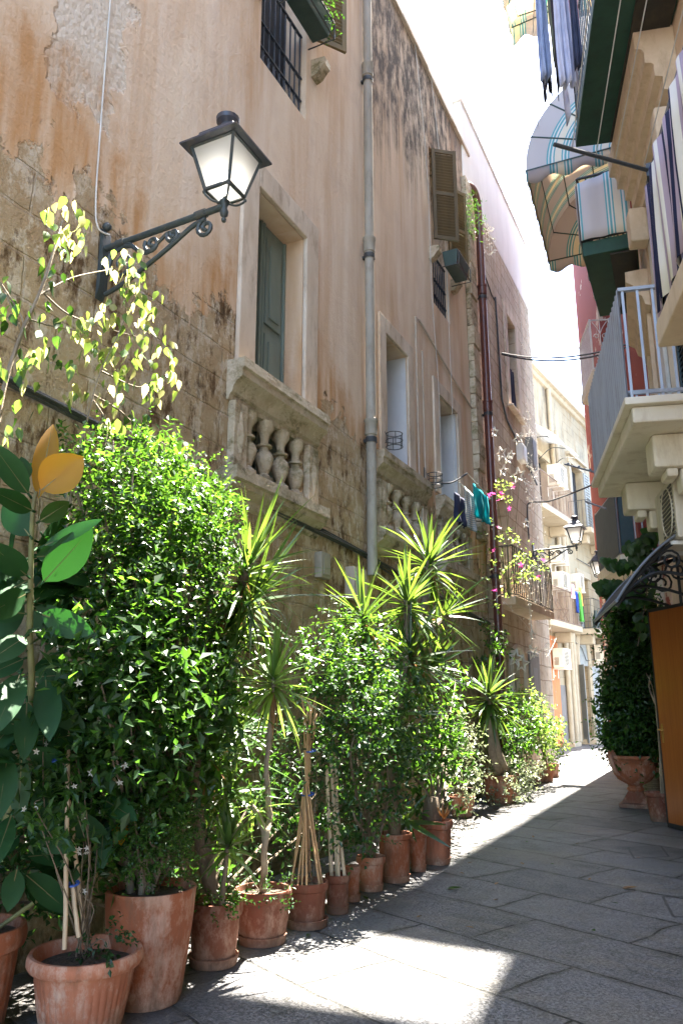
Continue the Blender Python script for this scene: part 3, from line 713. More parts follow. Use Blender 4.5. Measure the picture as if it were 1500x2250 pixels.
# iron balcony
def rail_panel(mb, a, b, z0, z1, n, r=.009, top=.02):
    a = V(a); b = V(b)
    for k in range(n+1):
        p = a.lerp(b, k/n); mb.tube([(p.x, p.y, z0), (p.x, p.y, z1)], r, 5, False)
    for z in (z0+.03, z1): mb.bar((a.x, a.y, z), (b.x, b.y, z), top*1.6, top)
def balcony(parent, corners, zb, th, zr, n_front, n_end, mslab, mrail, name='balcony', bracket=None):
    """corners: wall-near, out-near, out-far, wall-far (plan); slab bottom zb, thickness th, rail top zr"""
    c = [V((p[0], p[1], 0)) for p in corners]; mb = MB(); Z = V((0,0,1))
    mb.hexa([p+Z*zb for p in c]+[p+Z*(zb+th) for p in c])
    o = mb.build(name, mslab, parent, bevel=.012)
    mb = MB(); ins = lambda a, b: a.lerp(b, .06)
    pa, pb, pc, pd = c[0], c[1].lerp(c[0], .05), c[2].lerp(c[3], .05), c[3]
    rail_panel(mb, pa, pb, zb+th, zr, n_end); rail_panel(mb, pb, pc, zb+th, zr, n_front); rail_panel(mb, pc, pd, zb+th, zr, n_end)
    mb.build('railing', mrail, o)
    return o
balcony(B, [(.01,12.55), (.36,12.55), (.46,15.2), (.01,15.2)], 2.86, .14, 3.84, 22, 4, M['cream_stone'], M['iron_black'])

# ================================================================== BACK FACADE C (street opens beyond the bend)
_b7 = rad(7); CO = V((-1.4, 25.5, 0)); CDv = V((math.sin(_b7), math.cos(_b7), 0)); CN = V((math.cos(_b7), -math.sin(_b7), 0))
def Q(s, o, z): return CO+CDv*s+CN*o+V((0,0,z))
def at_c(px, py, o=0.):
    d = ray(px, py); t = ((CO-CAM).dot(CN)+o)/d.dot(CN); p = CAM+d*t; return (p-CO).dot(CDv), p.z
def cbox(mb, s0, s1, o0, o1, z0, z1): return mb.fbox(Q(s0,o0,z0), CDv*(s1-s0), CN*(o1-o0), V((0,0,z1-z0)))
C = thing('limestone_house', 'sunlit pale limestone house with iron balconies closing the far end of the alley', 'house')
def crange(x0, y0, x1, y1):
    a, za = at_c(x0, y0); b, zb = at_c(x1, y1); return a, b, za, zb
dA = crange(1184, 1440, 1196, 1640); 
HC = [(-2.4, -1.85, 0, 2.5, .25)]
door_s0, door_s1 = 1.85, 3.25
HC.append((door_s0, door_s1, .02, 2.55, .4))
u1s, u1z = at_c(1232, 960); u2s, _ = at_c(1262, 1000)
HC += [(-1.6, 0., 7.2, 9.2, .25), (2.75, 4.15, 7.2, 9.9, .25), (-1.7, -.5, 3.75, 5.6, .25), (2.7, 4.0, 3.75, 5.7, .25)]
mb = MB(); wall_holes(mb, CO, CDv, CN, -8, 16, 0, 12.2, HC)
mb.fbox(Q(-8,-6,0), CDv*24, CN*5.4, V((0,0,12.1))); mb.build('wall', M['back'], C)
mb = MB(); mb.sweep([(0,12.0), (.08,12.03), (.12,12.1), (.12,12.16), (.22,12.2), (.22,12.32), (-.6,12.33), (-.6,12.2)], CO+CDv*-8, CO+CDv*16, CN); mb.build('cornice', M['far_stone'], C)
mb = MB(); cbox(mb, -1.62, -.15, .003, .018, .0, 3.35); mb.build('orange_panel', M['orange_wall'], C)
mb = MB(); cbox(mb, -.14, 1.5, .003, .02, 0, 1.85); mb.build('dado', M['grey_dado'], C)
for i, (s, zt_) in enumerate(((.45, 12.), (.95, 10.6), (1.25, 9.5))):
    mb = MB(); mb.tube([Q(s,.1,.1), Q(s,.1,zt_)], .085, 10); mb.build('downpipe', M['far_stone'], C, smooth=40)
mb = MB(); cbox(mb, -2.38, -1.87, -.24, -.2, 0, 2.48); cbox(mb, -1.58, -.02, -.24, -.2, 7.22, 9.18); cbox(mb, -1.68, -.52, -.24, -.2, 3.77, 5.58); cbox(mb, 2.72, 3.98, -.24, -.215, 3.77, 5.68); cbox(mb, 2.77, 4.13, -.24, -.215, 7.22, 9.88); mb.build('dark_opening', M['dark_void'], C)
mb = MB(); cbox(mb, -1.85, -1.63, .003, .05, 0, 2.6); cbox(mb, -2.6, -2.42, .003, .05, 0, 2.6); mb.build('door_jamb', M['grey_dado'], C)
# arched grey door with fanlight
dm = (door_s0+door_s1)/2; dw = (door_s1-door_s0)/2
mb = MB(); n = 16
prof = [Q(dm+(dw+.02)*math.cos(math.pi*k/n), .03, 2.5+1.35*math.sin(math.pi*k/n)) for k in range(n+1)]
b0 = [Q(door_s1+.02, .03, .05)]+prof+[Q(door_s0-.02, .03, .05)]
mb.tube(b0, .09, 6); mb.build('door_arch', M['far_stone'], C, smooth=40)
mb = MB(); mb.add([Q(dm+dw*math.cos(math.pi*k/n), .012, 2.56+1.25*math.sin(math.pi*k/n)) for k in range(n+1)], [tuple(range(n+1))]); mb.build('fanlight', M['far_shutter'], C)
mb = MB(); cbox(mb, door_s0+.02, door_s1-.02, -.3, -.25, .05, 2.54); dd = mb.build('street_door', M['far_stone'], C)
mb = MB(); cbox(mb, dm-.1, dm+.35, -.25, -.23, 1.1, 2.1); mb.build('pane', M['ac_grille'], dd)
mb = MB(); mb.fbox(Q(door_s0, .01, .05), CN*.34+CDv*-.42, CDv*.05, V((0,0,2.5))); mb.build('door_leaf', M['far_shutter'], C)
mb = MB(); mb.fbox(Q(door_s1, .01, .05), CN*.12+CDv*.62, CDv*.05+CN*.05, V((0,0,2.5))); mb.build('door_leaf', M['far_shutter'], C)
mb = MB(); cbox(mb, door_s0-.3, door_s1+.3, .02, .55, 0, .16); cbox(mb, -.3, .4, .02, .4, 0, .12); mb.build('doorstep', M['far_stone'], C, bevel=.01)
mb = MB(); cbox(mb, 2.45, 4.45, .003, .06, 9.9, 10.15); cbox(mb, 2.35, 4.55, .003, .16, 10.152, 10.26); cbox(mb, 2.5, 2.74, .003, .05, 7.2, 9.9); cbox(mb, 4.16, 4.4, .003, .05, 7.2, 9.9)
cbox(mb, -1.9, .3, .003, .05, 9.22, 9.4); cbox(mb, 2.5, 4.2, .003, .06, 5.72, 5.95)
mb.split('window_surround', M['far_stone'], C)
def cshut(s0, s1, z0, z1, o):
    mb = MB(); cbox(mb, s0, s0+.08, o, o+.05, z0, z1); cbox(mb, s1-.08, s1, o, o+.05, z0, z1)
    z = z0
    while z < z1: cbox(mb, s0+.08, s1-.08, o+.01, o+.04, z, z+.05); z += .11
    mb.build('shutter', M['far_shutter'], C)
cshut(2.75, 3.43, 7.2, 9.85, -.18); cshut(4.2, 4.88, 7.2, 9.85, .06); cshut(2.05, 2.68, 3.8, 5.65, .06)
def cbalc(s0, s1, z, d, rail, nf, top=1.0):
    q = [Q(s0,.003,0), Q(s0,d,0), Q(s1,d,0), Q(s1,.003,0)]
    o = balcony(C, q, z-.18, .18, z+top, nf, 6, M['far_stone'], rail)
    mb = MB(); cbox(mb, s0+.25, s0+.55, .003, d*.7, z-.5, z-.182); cbox(mb, s1-.55, s1-.25, .003, d*.7, z-.5, z-.182); mb.split('corbel', M['far_stone'], o, bevel=.03)
cbalc(-3, .35, 7.1, .75, M['rust_rail'], 30); cbalc(2.2, 5.2, 7.3, .75, M['iron_black'], 24); cbalc(-3, .2, 3.65, .75, M['rust_rail'], 30); cbalc(1.9, 5., 3.75, .75, M['iron_black'], 22)
# white shell canopy over the upper balcony door
mb = MB(); mb.grid(lambda u, v: Q(lerp(-2.2, .5, u), .05+.9*v, 9.95-.6*v**2.2-.05*math.cos(u*9)), 8, 8); o = mb.build('shell_canopy', M['canopy_white'], C, smooth=0, solid=.01)
mb = MB()
for s in (-2.1, -.8, .45): mb = MB(); mb.tube(spline([Q(s,.02,9.1), Q(s,.45,9.4), Q(s,.9,9.3)]), .015, 5); mb.build('bracket', M['iron_black'], o)
# block beyond, closing the view to the right of the facade
D = thing('far_house', 'plain cream house partly hidden behind the red corner at the end of the alley', 'house')
mb = MB(); mb.box(1.2, 12, 36, 40, 0, 11); mb.build('wall', M['back'], D)
mb = MB(); mb.box(2, 3, 35.96, 35.99, 0, 2.4); mb.box(5, 6, 35.96, 35.99, 4, 6.2); mb.build('shutter', M['far_shutter'], D)
# ================================================================== RIGHT BUILDING E (tan, near)
E_ = thing('tan_house', 'tan plastered house with pale stone mouldings along the right edge of the alley', 'house')
HE = [(-1.35, .02, 3.86, 6.75, .3), (-.75, .22, 0.02, 2.25, .3), (-5.8, -4.4, 3.86, 6.75, .3), (-1.35, .02, 8.2, 10.6, .3)]
mb = MB(); wall_holes(mb, R0, RD, RN, -15, .45, 0, 15.5, HE)
mb.fbox(P(-15,-.36,0), RD*15.4, RN*-5, V((0,0,15.4))); mb.quad(P(.45,0,0), P(.45,0,15.5), P(.45,-5,15.5), P(.45,-5,0)); mb.quad(P(-15,0,15.5), P(-15,-.5,15.5), P(.45,-.5,15.5), P(.45,0,15.5))
mb.quad(P(-15,0,0), P(-15,0,15.5), P(-15,-.5,15.5), P(-15,-.5,0))
mb.build('wall', M['tan_plaster'], E_)
def rframe(s0, s1, z0, z1, w, pr, parent, mat='stone_white', name='door_surround'):
    mb = MB(); mb.rbox(s0-w, s0-.002, .003, pr, z0, z1+w); mb.rbox(s1+.002, s1+w, .003, pr, z0, z1+w); mb.rbox(s0-.002, s1+.002, .003, pr+.004, z1+.002, z1+w-.004)
    return mb.build(name, M[mat], parent, bevel=.01)
rframe(-1.35, .02, 3.86, 6.75, .2, .05, E_); rframe(-1.35, .02, 8.2, 10.6, .2, .05, E_)
def rshutter(s0, s1, z0, z1, o, parent, mat, ang=0):
    p0 = P(s0, o, 0); dv = (RD*(s1-s0)).normalized(); w = abs(s1-s0); nv_ = RN; Z = V((0,0,1)); mb = MB(); fw = .07
    mb.fbox(p0+Z*z0, dv*fw, nv_*.04, Z*(z1-z0)); mb.fbox(p0+dv*(w-fw)+Z*z0, dv*fw, nv_*.04, Z*(z1-z0))
    for z in (z0, (z0+z1)/2, z1-.08): mb.fbox(p0+dv*fw+Z*z+nv_*.002, dv*(w-2*fw), nv_*.036, Z*.08)
    f = mb.build('shutter', mat, parent, bevel=.004); mb = MB(); z = z0+.1
    while z < z1-.1: mb.fbox(p0+dv*fw+Z*z+nv_*.004, dv*(w-2*fw), nv_*.03-Z*.03, Z*.01); z += .06
    mb.build('slats', mat, f)
rshutter(-1.33, -.67, 3.88, 6.73, -.12, E_, M['shutter_teal']); rshutter(-.65, 0.0, 3.88, 6.73, -.12, E_, M['shutter_teal']); rshutter(-1.33, -.67, 8.25, 10.55, -.12, E_, M['shutter_teal']); rshutter(-.65, 0, 8.25, 10.55, -.12, E_, M['shutter_teal'])
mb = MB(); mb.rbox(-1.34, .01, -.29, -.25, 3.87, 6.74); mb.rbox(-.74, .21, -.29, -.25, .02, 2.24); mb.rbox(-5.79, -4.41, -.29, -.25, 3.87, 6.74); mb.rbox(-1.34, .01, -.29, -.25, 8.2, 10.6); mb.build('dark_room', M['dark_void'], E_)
# stone moulding under the upper balcony, over the first-floor door
corn = [(0, 7.05), (.09, 7.05), (.09, 7.17), (.11, 7.18), (.15, 7.19), (.15, 7.34), (.17, 7.35), (.22, 7.36), (.22, 7.50), (.24, 7.52), (.30, 7.53), (.30, 7.66), (.32, 7.70), (.38, 7.71), (.38, 7.93), (0, 7.935)]
mb = MB(); mb.sweep(corn, P(-1.65,.003,0), P(.36,.003,0), RN); mb.build('door_cornice', M['cream_stone'], E_)
mb = MB(); mb.rbox(-1.6, -1.38, .052, .26, 6.6, 7.045); mb.rbox(.05, .27, .052, .26, 6.6, 7.045); mb.split('cornice_bracket', M['cream_stone'], E_, bevel=.03)
# first-floor balcony: thick cream slab on brackets, grey rail, corrugated sheet on the street side
c4 = [P(-2.1,.003,0), P(-2.1,.82,0), P(.42,.82,0), P(.42,.003,0)]
mb = MB(); mb.hexa([p+V((0,0,3.58)) for p in c4]+[p+V((0,0,3.72)) for p in c4])
GB = mb.build('balcony', M['cream_paint'], E_, bevel=.02)
mb = MB(); c5 = [P(-2.16,.003,0), P(-2.16,.88,0), P(.48,.88,0), P(.48,.003,0)]
mb.hexa([p+V((0,0,3.724)) for p in c5]+[p+V((0,0,3.79)) for p in c5]); mb.build('slab_edge', M['cream_paint'], GB, bevel=.01)
mb = MB()
for s in (-1.6, -.05):
    mb = MB(); mb.rbox(s-.17, s+.17, .003, .62, 3.28, 3.578); mb.rbox(s-.11, s+.11, .003, .40, 3.08, 3.2799)
    mb.rbox(s-.14, s+.14, .42, .52, 3.2, 3.28)
    mb.build('bracket', M['cream_paint'], GB, bevel=.03)
mb = MB(); zr = 4.83
for k in range(7): o = lerp(.06, .80, k/6); mb.bar(P(-2.06,o,3.80), P(-2.06,o,zr), .022)
mb.bar(P(-2.06,.02,zr), P(-2.06,.84,zr), .045, .03); mb.bar(P(-2.06,.80,zr), P(.38,.80,zr), .045, .03); mb.bar(P(-2.06,.02,3.86), P(-2.06,.80,3.86), .03); mb.bar(P(-2.06,.80,3.86), P(.38,.80,3.86), .03); mb.bar(P(.38,.80,zr), P(.38,.02,zr), .045, .03)
for k in range(7): o = lerp(.06, .80, k/6); mb.bar(P(.38,o,3.80), P(.38,o,zr), .022)
mb.build('railing', M['aluminium'], GB)
mb = MB(); ns = 96
def corr(i): return .835+.016*math.sin(i*math.pi/2+.8)
vs = []; 
for i in range(ns+1):
    s = lerp(-2.07, .40, i/ns)
    for z in (3.80, zr+.0): vs.append(P(s, corr(i), z))
fs = [(2*i, 2*i+2, 2*i+3, 2*i+1) for i in range(ns)]
mb.add(vs, fs); mb.build('corrugated_panel', M['aluminium'], GB, solid=.004)
# second-floor balcony, dark green underside
def slab_balcony(parent, c, z, th, name, lip=.14, mat='balcony_green', inner='balcony_dark'):
    c = [V((p[0], p[1], 0)) for p in c]; mb = MB(); Z = V((0,0,1))
    mb.hexa([p+Z*z for p in c]+[p+Z*(z+th) for p in c]); o = mb.build(name, M[mat], parent, bevel=.012)
    ctr = sum(c, V((0,0,0)))/4; q = [c[0].lerp(c[1], .02), c[0].lerp(c[1], .52), c[3].lerp(c[2], .52), c[3].lerp(c[2], .02)]
    q = [p.lerp(sum(q, V((0,0,0)))/4, .04) for p in q]
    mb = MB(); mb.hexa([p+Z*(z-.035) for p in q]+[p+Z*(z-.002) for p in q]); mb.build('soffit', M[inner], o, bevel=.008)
    return o
GB2 = slab_balcony(E_, [P(-2.6,.003,0), P(-2.6,.80,0), P(.02,.80,0), P(.02,.003,0)], 7.95, .16, 'balcony')
mb = MB(); rail_panel(mb, P(-2.5,.76,0), P(.0,.76,0), 8.11, 9.1, 22); rail_panel(mb, P(0,.05,0), P(0,.76,0), 8.11, 9.1, 6); mb.build('railing', M['iron_black'], GB2)
# near balcony with striped curtain behind its rail
NB = slab_balcony(E_, [P(-8,.003,0), P(-8,.86,0), P(-3.46,.86,0), P(-3.46,.003,0)], 3.62, .17, 'balcony', mat='cream_stone', inner='cream_stone')
mb = MB(); rail_panel(mb, P(-8,.80,0), P(-3.5,.80,0), 3.80, 4.86, 44, .010); rail_panel(mb, P(-3.5,.03,0), P(-3.5,.80,0), 3.80, 4.86, 8, .010)
mb.bar(P(-8,.80,4.86), P(-3.48,.80,4.86), .055, .045); mb.build('railing', M['iron_black'], NB)
cur = MB(); cur.grid(lambda u, v: P(lerp(-8, -3.52, u), .842+.016*math.sin(u*120)+.010*math.sin(u*47+v*3), lerp(3.84, 4.82, v)), 220, 4)
cu = cur.build('striped_curtain', M['curtain_stripe'], NB, smooth=0, solid=.003); uv_by(cu, lambda p: ((p-R0).dot(RD)+.02*p.z, p.z))
cur = MB(); cur.grid(lambda u, v: P(-3.455+.010*math.sin(u*30), lerp(.05, .84, u), lerp(3.84, 4.80, v)), 40, 4)
cu = cur.build('striped_curtain', M['curtain_stripe'], NB, smooth=0, solid=.003); uv_by(cu, lambda p: ((p-R0).dot(RN), p.z))
# open wooden street door, opened outward
hp = V((2.99, 8.93, 0)); fe = V((2.575, 9.47, 0)); dv = (fe-hp).normalized(); L = (fe-hp).length; nv_ = V((-dv.y, dv.x, 0)); Z = V((0,0,1))
DR = thing('wooden_street_door', 'tall orange wood door standing open with black edging at the right border', 'door', hp)
mb = MB(); mb.fbox(hp+Z*.04, dv*(L-.02), nv_*-.04, Z*2.26); lf = mb.build('leaf', M['wood_door'], DR)
mb = MB(); mb.fbox(hp+Z*2.302, dv*L, nv_*-.046, Z*.035); mb.fbox(hp+dv*(L-.018)+Z*.04+nv_*.003, dv*.022, nv_*-.046, Z*2.26); mb.fbox(hp+Z*.012+nv_*.003, dv*L, nv_*-.046, Z*.05); mb.build('edging', M['black_rubber'], DR)
mb = MB()
hc = fe-dv*.07+Z*1.02
for sgn in (1, -1):
    base = hc+nv_*(.002 if sgn > 0 else -.042); n2 = nv_*sgn
    mb.tube([base, base+n2*.045], .009, 8); mb.tube(spline([base+n2*.045, base+n2*.05+dv*.0, base+n2*.052-dv*.1*1]), .008, 8); mb.fbox(base-dv*.015-Z*.14, dv*.03, n2*.005, Z*.2)
mb.build('handle', M['brass'], DR, smooth=40)

# ================================================================== MIDDLE HOUSE M (set straight) and RED HOUSE
M0 = P(.47, 0, 0)+V((-.02, .02, 0)); M1 = V((2.72, 12.1, 0)); MD = (M1-M0).normalized(); MN = V((-MD.y, MD.x, 0))
if MN.x > 0: MN = -MN
ML = (M1-M0).length
def PM(s, o, z): return M0+MD*s+MN*o+V((0,0,z))
MH = thing('middle_house', 'narrow tan house behind the open door carrying the dark green balcony and striped awning', 'house')
HM = [(.55, 1.65, 3.5, 5.9, .3), (.6, 1.7, 7.1, 9.3, .3)]
mb = MB(); wall_holes(mb, M0, MD, MN, 0, ML, 0, 15.6, HM); mb.fbox(PM(0,-.36,0), MD*ML, MN*-4, V((0,0,15.5))); mb.quad(PM(0,0,0), PM(0,0,15.6), PM(0,-1,15.6), PM(0,-1,0)); mb.quad(PM(ML,0,0), PM(ML,-1,0), PM(ML,-1,15.6), PM(ML,0,15.6)); mb.quad(PM(0,0,15.6), PM(ML,0,15.6), PM(ML,-.5,15.6), PM(0,-.5,15.6)); mb.build('wall', M['tan_plaster'], MH)
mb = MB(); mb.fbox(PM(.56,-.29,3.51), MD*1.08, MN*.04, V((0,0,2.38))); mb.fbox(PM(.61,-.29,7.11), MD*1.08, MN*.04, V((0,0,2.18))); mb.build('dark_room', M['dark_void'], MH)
mb = MB()
for s0, s1 in ((.35, .54), (1.66, 1.85)): mb.fbox(PM(s0,.003,3.5), MD*(s1-s0), MN*.05, V((0,0,2.55)))
mb.sweep([(0,6.06), (.06,6.08), (.09,6.2), (.15,6.24), (.18,6.36), (.26,6.42), (.26,6.56), (0,6.565)], PM(.15,.003,0), PM(2.05,.003,0), MN); mb.build('door_cornice', M['cream_stone'], MH, smooth=30)
dk = [V((2.87,9.42,0)), V((2.21,9.38,0)), V((2.17,11.15,0)), V((2.76,11.2,0))]
DB = slab_balcony(MH, dk, 6.9, .2, 'balcony')
mb = MB(); rail_panel(mb, dk[0], dk[1], 7.1, 8.05, 6); rail_panel(mb, dk[1], dk[2], 7.1, 8.05, 14); mb.build('railing', M['iron_black'], DB)
fab = MB(); a, b = dk[0]+V((-.06,-.03,0)), dk[1]+V((0,-.03,0))
fab.grid(lambda u, v: a.lerp(b, u)+V((0,.012*math.sin(u*14),lerp(7.12, 8.0, v)+.03*math.sin(u*5)*v)), 16, 6); o = fab.build('striped_cover', M['awning_panel'], DB, smooth=0, solid=.004); uv_by(o, lambda p: (p.x*1.05, p.z))
fab = MB(); fab.grid(lambda u, v: dk[1].lerp(dk[2], u)+V((-.03+.01*math.sin(u*20),0,lerp(7.12, 8.0, v))), 20, 4); o = fab.build('striped_cover', M['awning_panel'], DB, smooth=0, solid=.004); uv_by(o, lambda p: (p.y, p.z))

mb = MB(); mb.fbox(PM(.1,.003,14.0), MD*.85, MN*1.95, V((0,0,.18))); mb.fbox(PM(.952,.003,14.0), MD*1.2, MN*.70, V((0,0,.178))); mb.build('added_shade_slab', M['cream_paint'], MH, bevel=.012)  # unseen slab added overhead to shade the near paving
RH = thing('red_house', 'tall house of peeling red paint rising behind the grey balcony on the right', 'house')
Q0 = V((2.70, 12.14, 0)); Q1 = V((1.05, 17.2, 0)); QD = (Q1-Q0).normalized(); QN = V((-QD.y, QD.x, 0))
if QN.x > 0: QN = -QN
QL = (Q1-Q0).length
def PQ(s, o, z): return Q0+QD*s+QN*o+V((0,0,z))
HR = [(.5, 1.5, 3.5, 5.8, .3), (2.2, 3.1, 7.35, 9.6, .3)]
RHH = 18.
RLH, RS = 14.1, 3.3  # unseen roofline stepped down so sunlight reaches the awning
mb = MB(); wall_holes(mb, Q0, QD, QN, 0, RS, 0, RLH, HR); mb.quad(PQ(RS,0,0), PQ(QL,0,0), PQ(QL,0,RHH), PQ(RS,0,RHH)); mb.quad(PQ(RS,0,RLH), PQ(RS,0,RHH), PQ(RS,-2,RHH), PQ(RS,-2,RLH))
mb.quad(PQ(0,0,0), PQ(0,0,RLH), PQ(0,-3,RLH), PQ(0,-3,0)); mb.quad(PQ(0,0,RLH), PQ(RS,0,RLH), PQ(RS,-3,RLH), PQ(0,-3,RLH)); mb.quad(PQ(RS,0,RHH), PQ(QL,0,RHH), PQ(QL,-2,RHH), PQ(RS,-2,RHH)); mb.fbox(PQ(.1,-.36,0), QD*(RS-.3), QN*-.5, V((0,0,RLH-.1)))
mb.build('wall', M['red'], RH)
mb = MB(); mb.quad(PQ(QL,0,0), V((6,18.6,0)), V((6,18.6,RLH)), PQ(QL,0,RLH)); mb.quad(PQ(QL,0,RLH), PQ(QL,-2,RLH), PQ(QL,-2,RHH), PQ(QL,0,RHH)); mb.build('side_wall', M['white_plaster'], RH)  # unseen side made white to keep red bounce off the far facade
mb = MB(); mb.box(1.04, 1.66, 13.95, 17.25, 17.85, 18.03); mb.build('added_shade_beam', M['cream_paint'], RH, bevel=.012)  # unseen beam added to cast the shadow edge along the paving
for yj in (14.0, 15.2): mb = MB(); mb.box(1.1, 2.3, yj, yj+.1, 18.032, 18.13); mb.build('shade_beam_joist', M['cream_paint'], RH)  # unseen joists added to carry the shading beam
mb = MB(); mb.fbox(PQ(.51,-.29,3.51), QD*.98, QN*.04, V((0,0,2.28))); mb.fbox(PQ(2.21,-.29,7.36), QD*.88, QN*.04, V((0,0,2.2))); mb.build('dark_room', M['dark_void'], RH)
def pq_balc(s0, s1, d, z, th, mat): 
    c = [PQ(s0,.003,0), PQ(s0,d,0), PQ(s1,d,0), PQ(s1,.003,0)]; mb = MB(); mb.hexa([p+V((0,0,z)) for p in c]+[p+V((0,0,z+th)) for p in c]); return mb.build('balcony', mat, RH, bevel=.015), c
b1, c = pq_balc(.15, 2.0, .62, 3.30, .17, M['cream_paint'])
mb = MB(); rail_panel(mb, PQ(.2,.03,0), PQ(.2,.58,0), 3.47, 4.5, 5, .013); rail_panel(mb, PQ(.2,.58,0), PQ(1.95,.58,0), 3.47, 4.5, 14, .013); mb.build('railing', M['aluminium'], b1)
mb = MB(); mb.fbox(PQ(.26,.60,3.5), QD*1.68, QN*.006, V((0,0,.98))); mb.fbox(PQ(.19,.38,3.5), QN*.2, QD*-.006, V((0,0,.98))); mb.build('screen', M['shutter_teal'], b1)
mb = MB(); mb.add([PQ(.3,.003,3.298), PQ(.3,.5,3.298), PQ(.3,.003,2.7), PQ(.45,.003,3.298), PQ(.45,.5,3.298), PQ(.45,.003,2.7)], [(0,1,2), (5,4,3), (0,3,4,1), (1,4,5,2), (2,5,3,0)]); mb.split('corbel', M['cream_paint'], b1)
b2, c = pq_balc(2.0, 3.3, .42, 7.08, .2, M['cream_paint'])
mb = MB()
mb.bar(PQ(2.04,.39,7.28), PQ(2.04,.39,8.3), .03); mb.bar(PQ(2.04,.05,7.28), PQ(2.04,.05,8.3), .02)
for z in (7.31, 8.28): mb.bar(PQ(2.04,.05,z), PQ(2.04,.39,z), .022)
for z0 in (7.55, 7.95):
    for sg in (1, -1):
        mb.tube([PQ(2.04, .22+sg*(.07+.05*(1-t/9)*math.cos(t)), z0+.06*(1-t/9)*math.sin(t)) for t in [i*.6 for i in range(13)]], .009, 5)
mb.tube([PQ(2.04,.22,7.3), PQ(2.04,.22,8.28)], .009, 5)
for sg in (1, -1): mb.tube(spline([PQ(2.04,.22,8.0), PQ(2.04,.22+sg*.05,8.12), PQ(2.04,.22+sg*.13,8.24)]), .008, 5); mb.tube(spline([PQ(2.04,.22,7.5), PQ(2.04,.22+sg*.05,7.42), PQ(2.04,.22+sg*.13,7.33)]), .008, 5)
rail_panel(mb, PQ(2.04,.39,0), PQ(3.25,.39,0), 7.28, 8.3, 12, .008); mb.build('railing', M['white_metal'], b2)
mb = MB(); mb.add([PQ(2.1,.003,7.078), PQ(2.1,.36,7.078), PQ(2.1,.003,6.7), PQ(3.2,.003,7.078), PQ(3.2,.36,7.078), PQ(3.2,.003,6.7)], [(0,1,2), (5,4,3), (0,3,4,1), (1,4,5,2), (2,5,3,0)]); mb.split('corbel', M['cream_paint'], b2)

# ================================================================== AWNINGS
def dome_awning(label, near, far, out, depth_, z0, name='striped_awning', valance=.24, drop=0., rise=1.):
    """hooped awning: near/far = wall points, out = outward unit vector"""
    T = thing(name, label, 'awning', near+V((0,0,z0)), 'striped hooped awnings high on the right')
    near = V(near); far = V(far); out = V(out); ax = far-near; L = ax.length; axn = ax/L; Z = V((0,0,1))
    def pt(a, u): return near+axn*(L*u)+out*(depth_*math.cos(a))+Z*(z0+rise*depth_*math.sin(a)-drop*u*math.cos(a))
    A_ = [rad(x) for x in (0, 22, 44, 66, 88)]
    top = MB()
    for i in range(4): top.grid(lambda u, v, i=i: pt(lerp(A_[i], A_[i+1], v), u)+Z*(-.05*math.sin(math.pi*v)*math.sin(math.pi*u)*.6), 8, 4)
    o = top.build('canopy', M['awning_stripe'], T, smooth=25, solid=.003); uv_by(o, lambda p: ((p-near).dot(axn), p.z))
    for u, lab in ((0, 'end_panel'), (1, 'end_panel')):
        e = MB(); piv = near+axn*(L*u)+Z*z0
        for i in range(4): e.grid(lambda r, v, i=i: (piv+out*.06).lerp(pt(lerp(A_[i], A_[i+1], v), u), r), 6, 4)
        o = e.build(lab, M['awning_panel' if u == 0 else 'awning_stripe'], T, smooth=25, solid=.003); uv_by(o, lambda p: (math.hypot((p-piv).dot(out), p.z-z0), p.z))
    v_ = MB(); sc = lambda x: valance*(.82+.18*math.cos(x*2*math.pi/.42))
    v_.grid(lambda a, b: pt(0, a)-Z*b*sc(a*L)-out*.01*b, 40, 2); v_.grid(lambda a, b: near.lerp(pt(0,0)-Z*z0, a)+Z*z0-Z*b*sc(a*depth_)-axn*.002, 40, 2); v_.grid(lambda a, b: (far+Z*(z0)).lerp(pt(0,1), a)-Z*b*sc(a*depth_)+axn*.002, 40, 2)
    o = v_.build('valance', M['awning_stripe'], T, smooth=0, solid=.003); uv_by(o, lambda p: ((p-near).dot(axn)+(p-near).dot(out), p.z))
    h = MB()
    for a in A_[:4]:
        pv = near+Z*z0; pf = far+Z*z0; h.tube([pv, pt(a,0), pt(a,1), pf], .013, 6)
    h.build('hoop', M['plastic_green'], T)
    return T
AO = (V((-1, -.22, 0))).normalized()
_nw = V((2.92, 9.62, 0)); _fw2 = V((2.75, 12.08, 0))
dome_awning('striped awning bellied over the dark green balcony, the large one by the red house', _nw, _fw2, V((-1,-.03,0)).normalized(), 1.40, 8.55)
dome_awning('striped awning cut by the top of the picture beside the hanging laundry', V((2.74, 11.12, 0)), V((2.73, 11.8, 0)), V((-1,-.05,0)).normalized(), 1.70, 13.4, valance=.42, drop=.2, rise=.3)
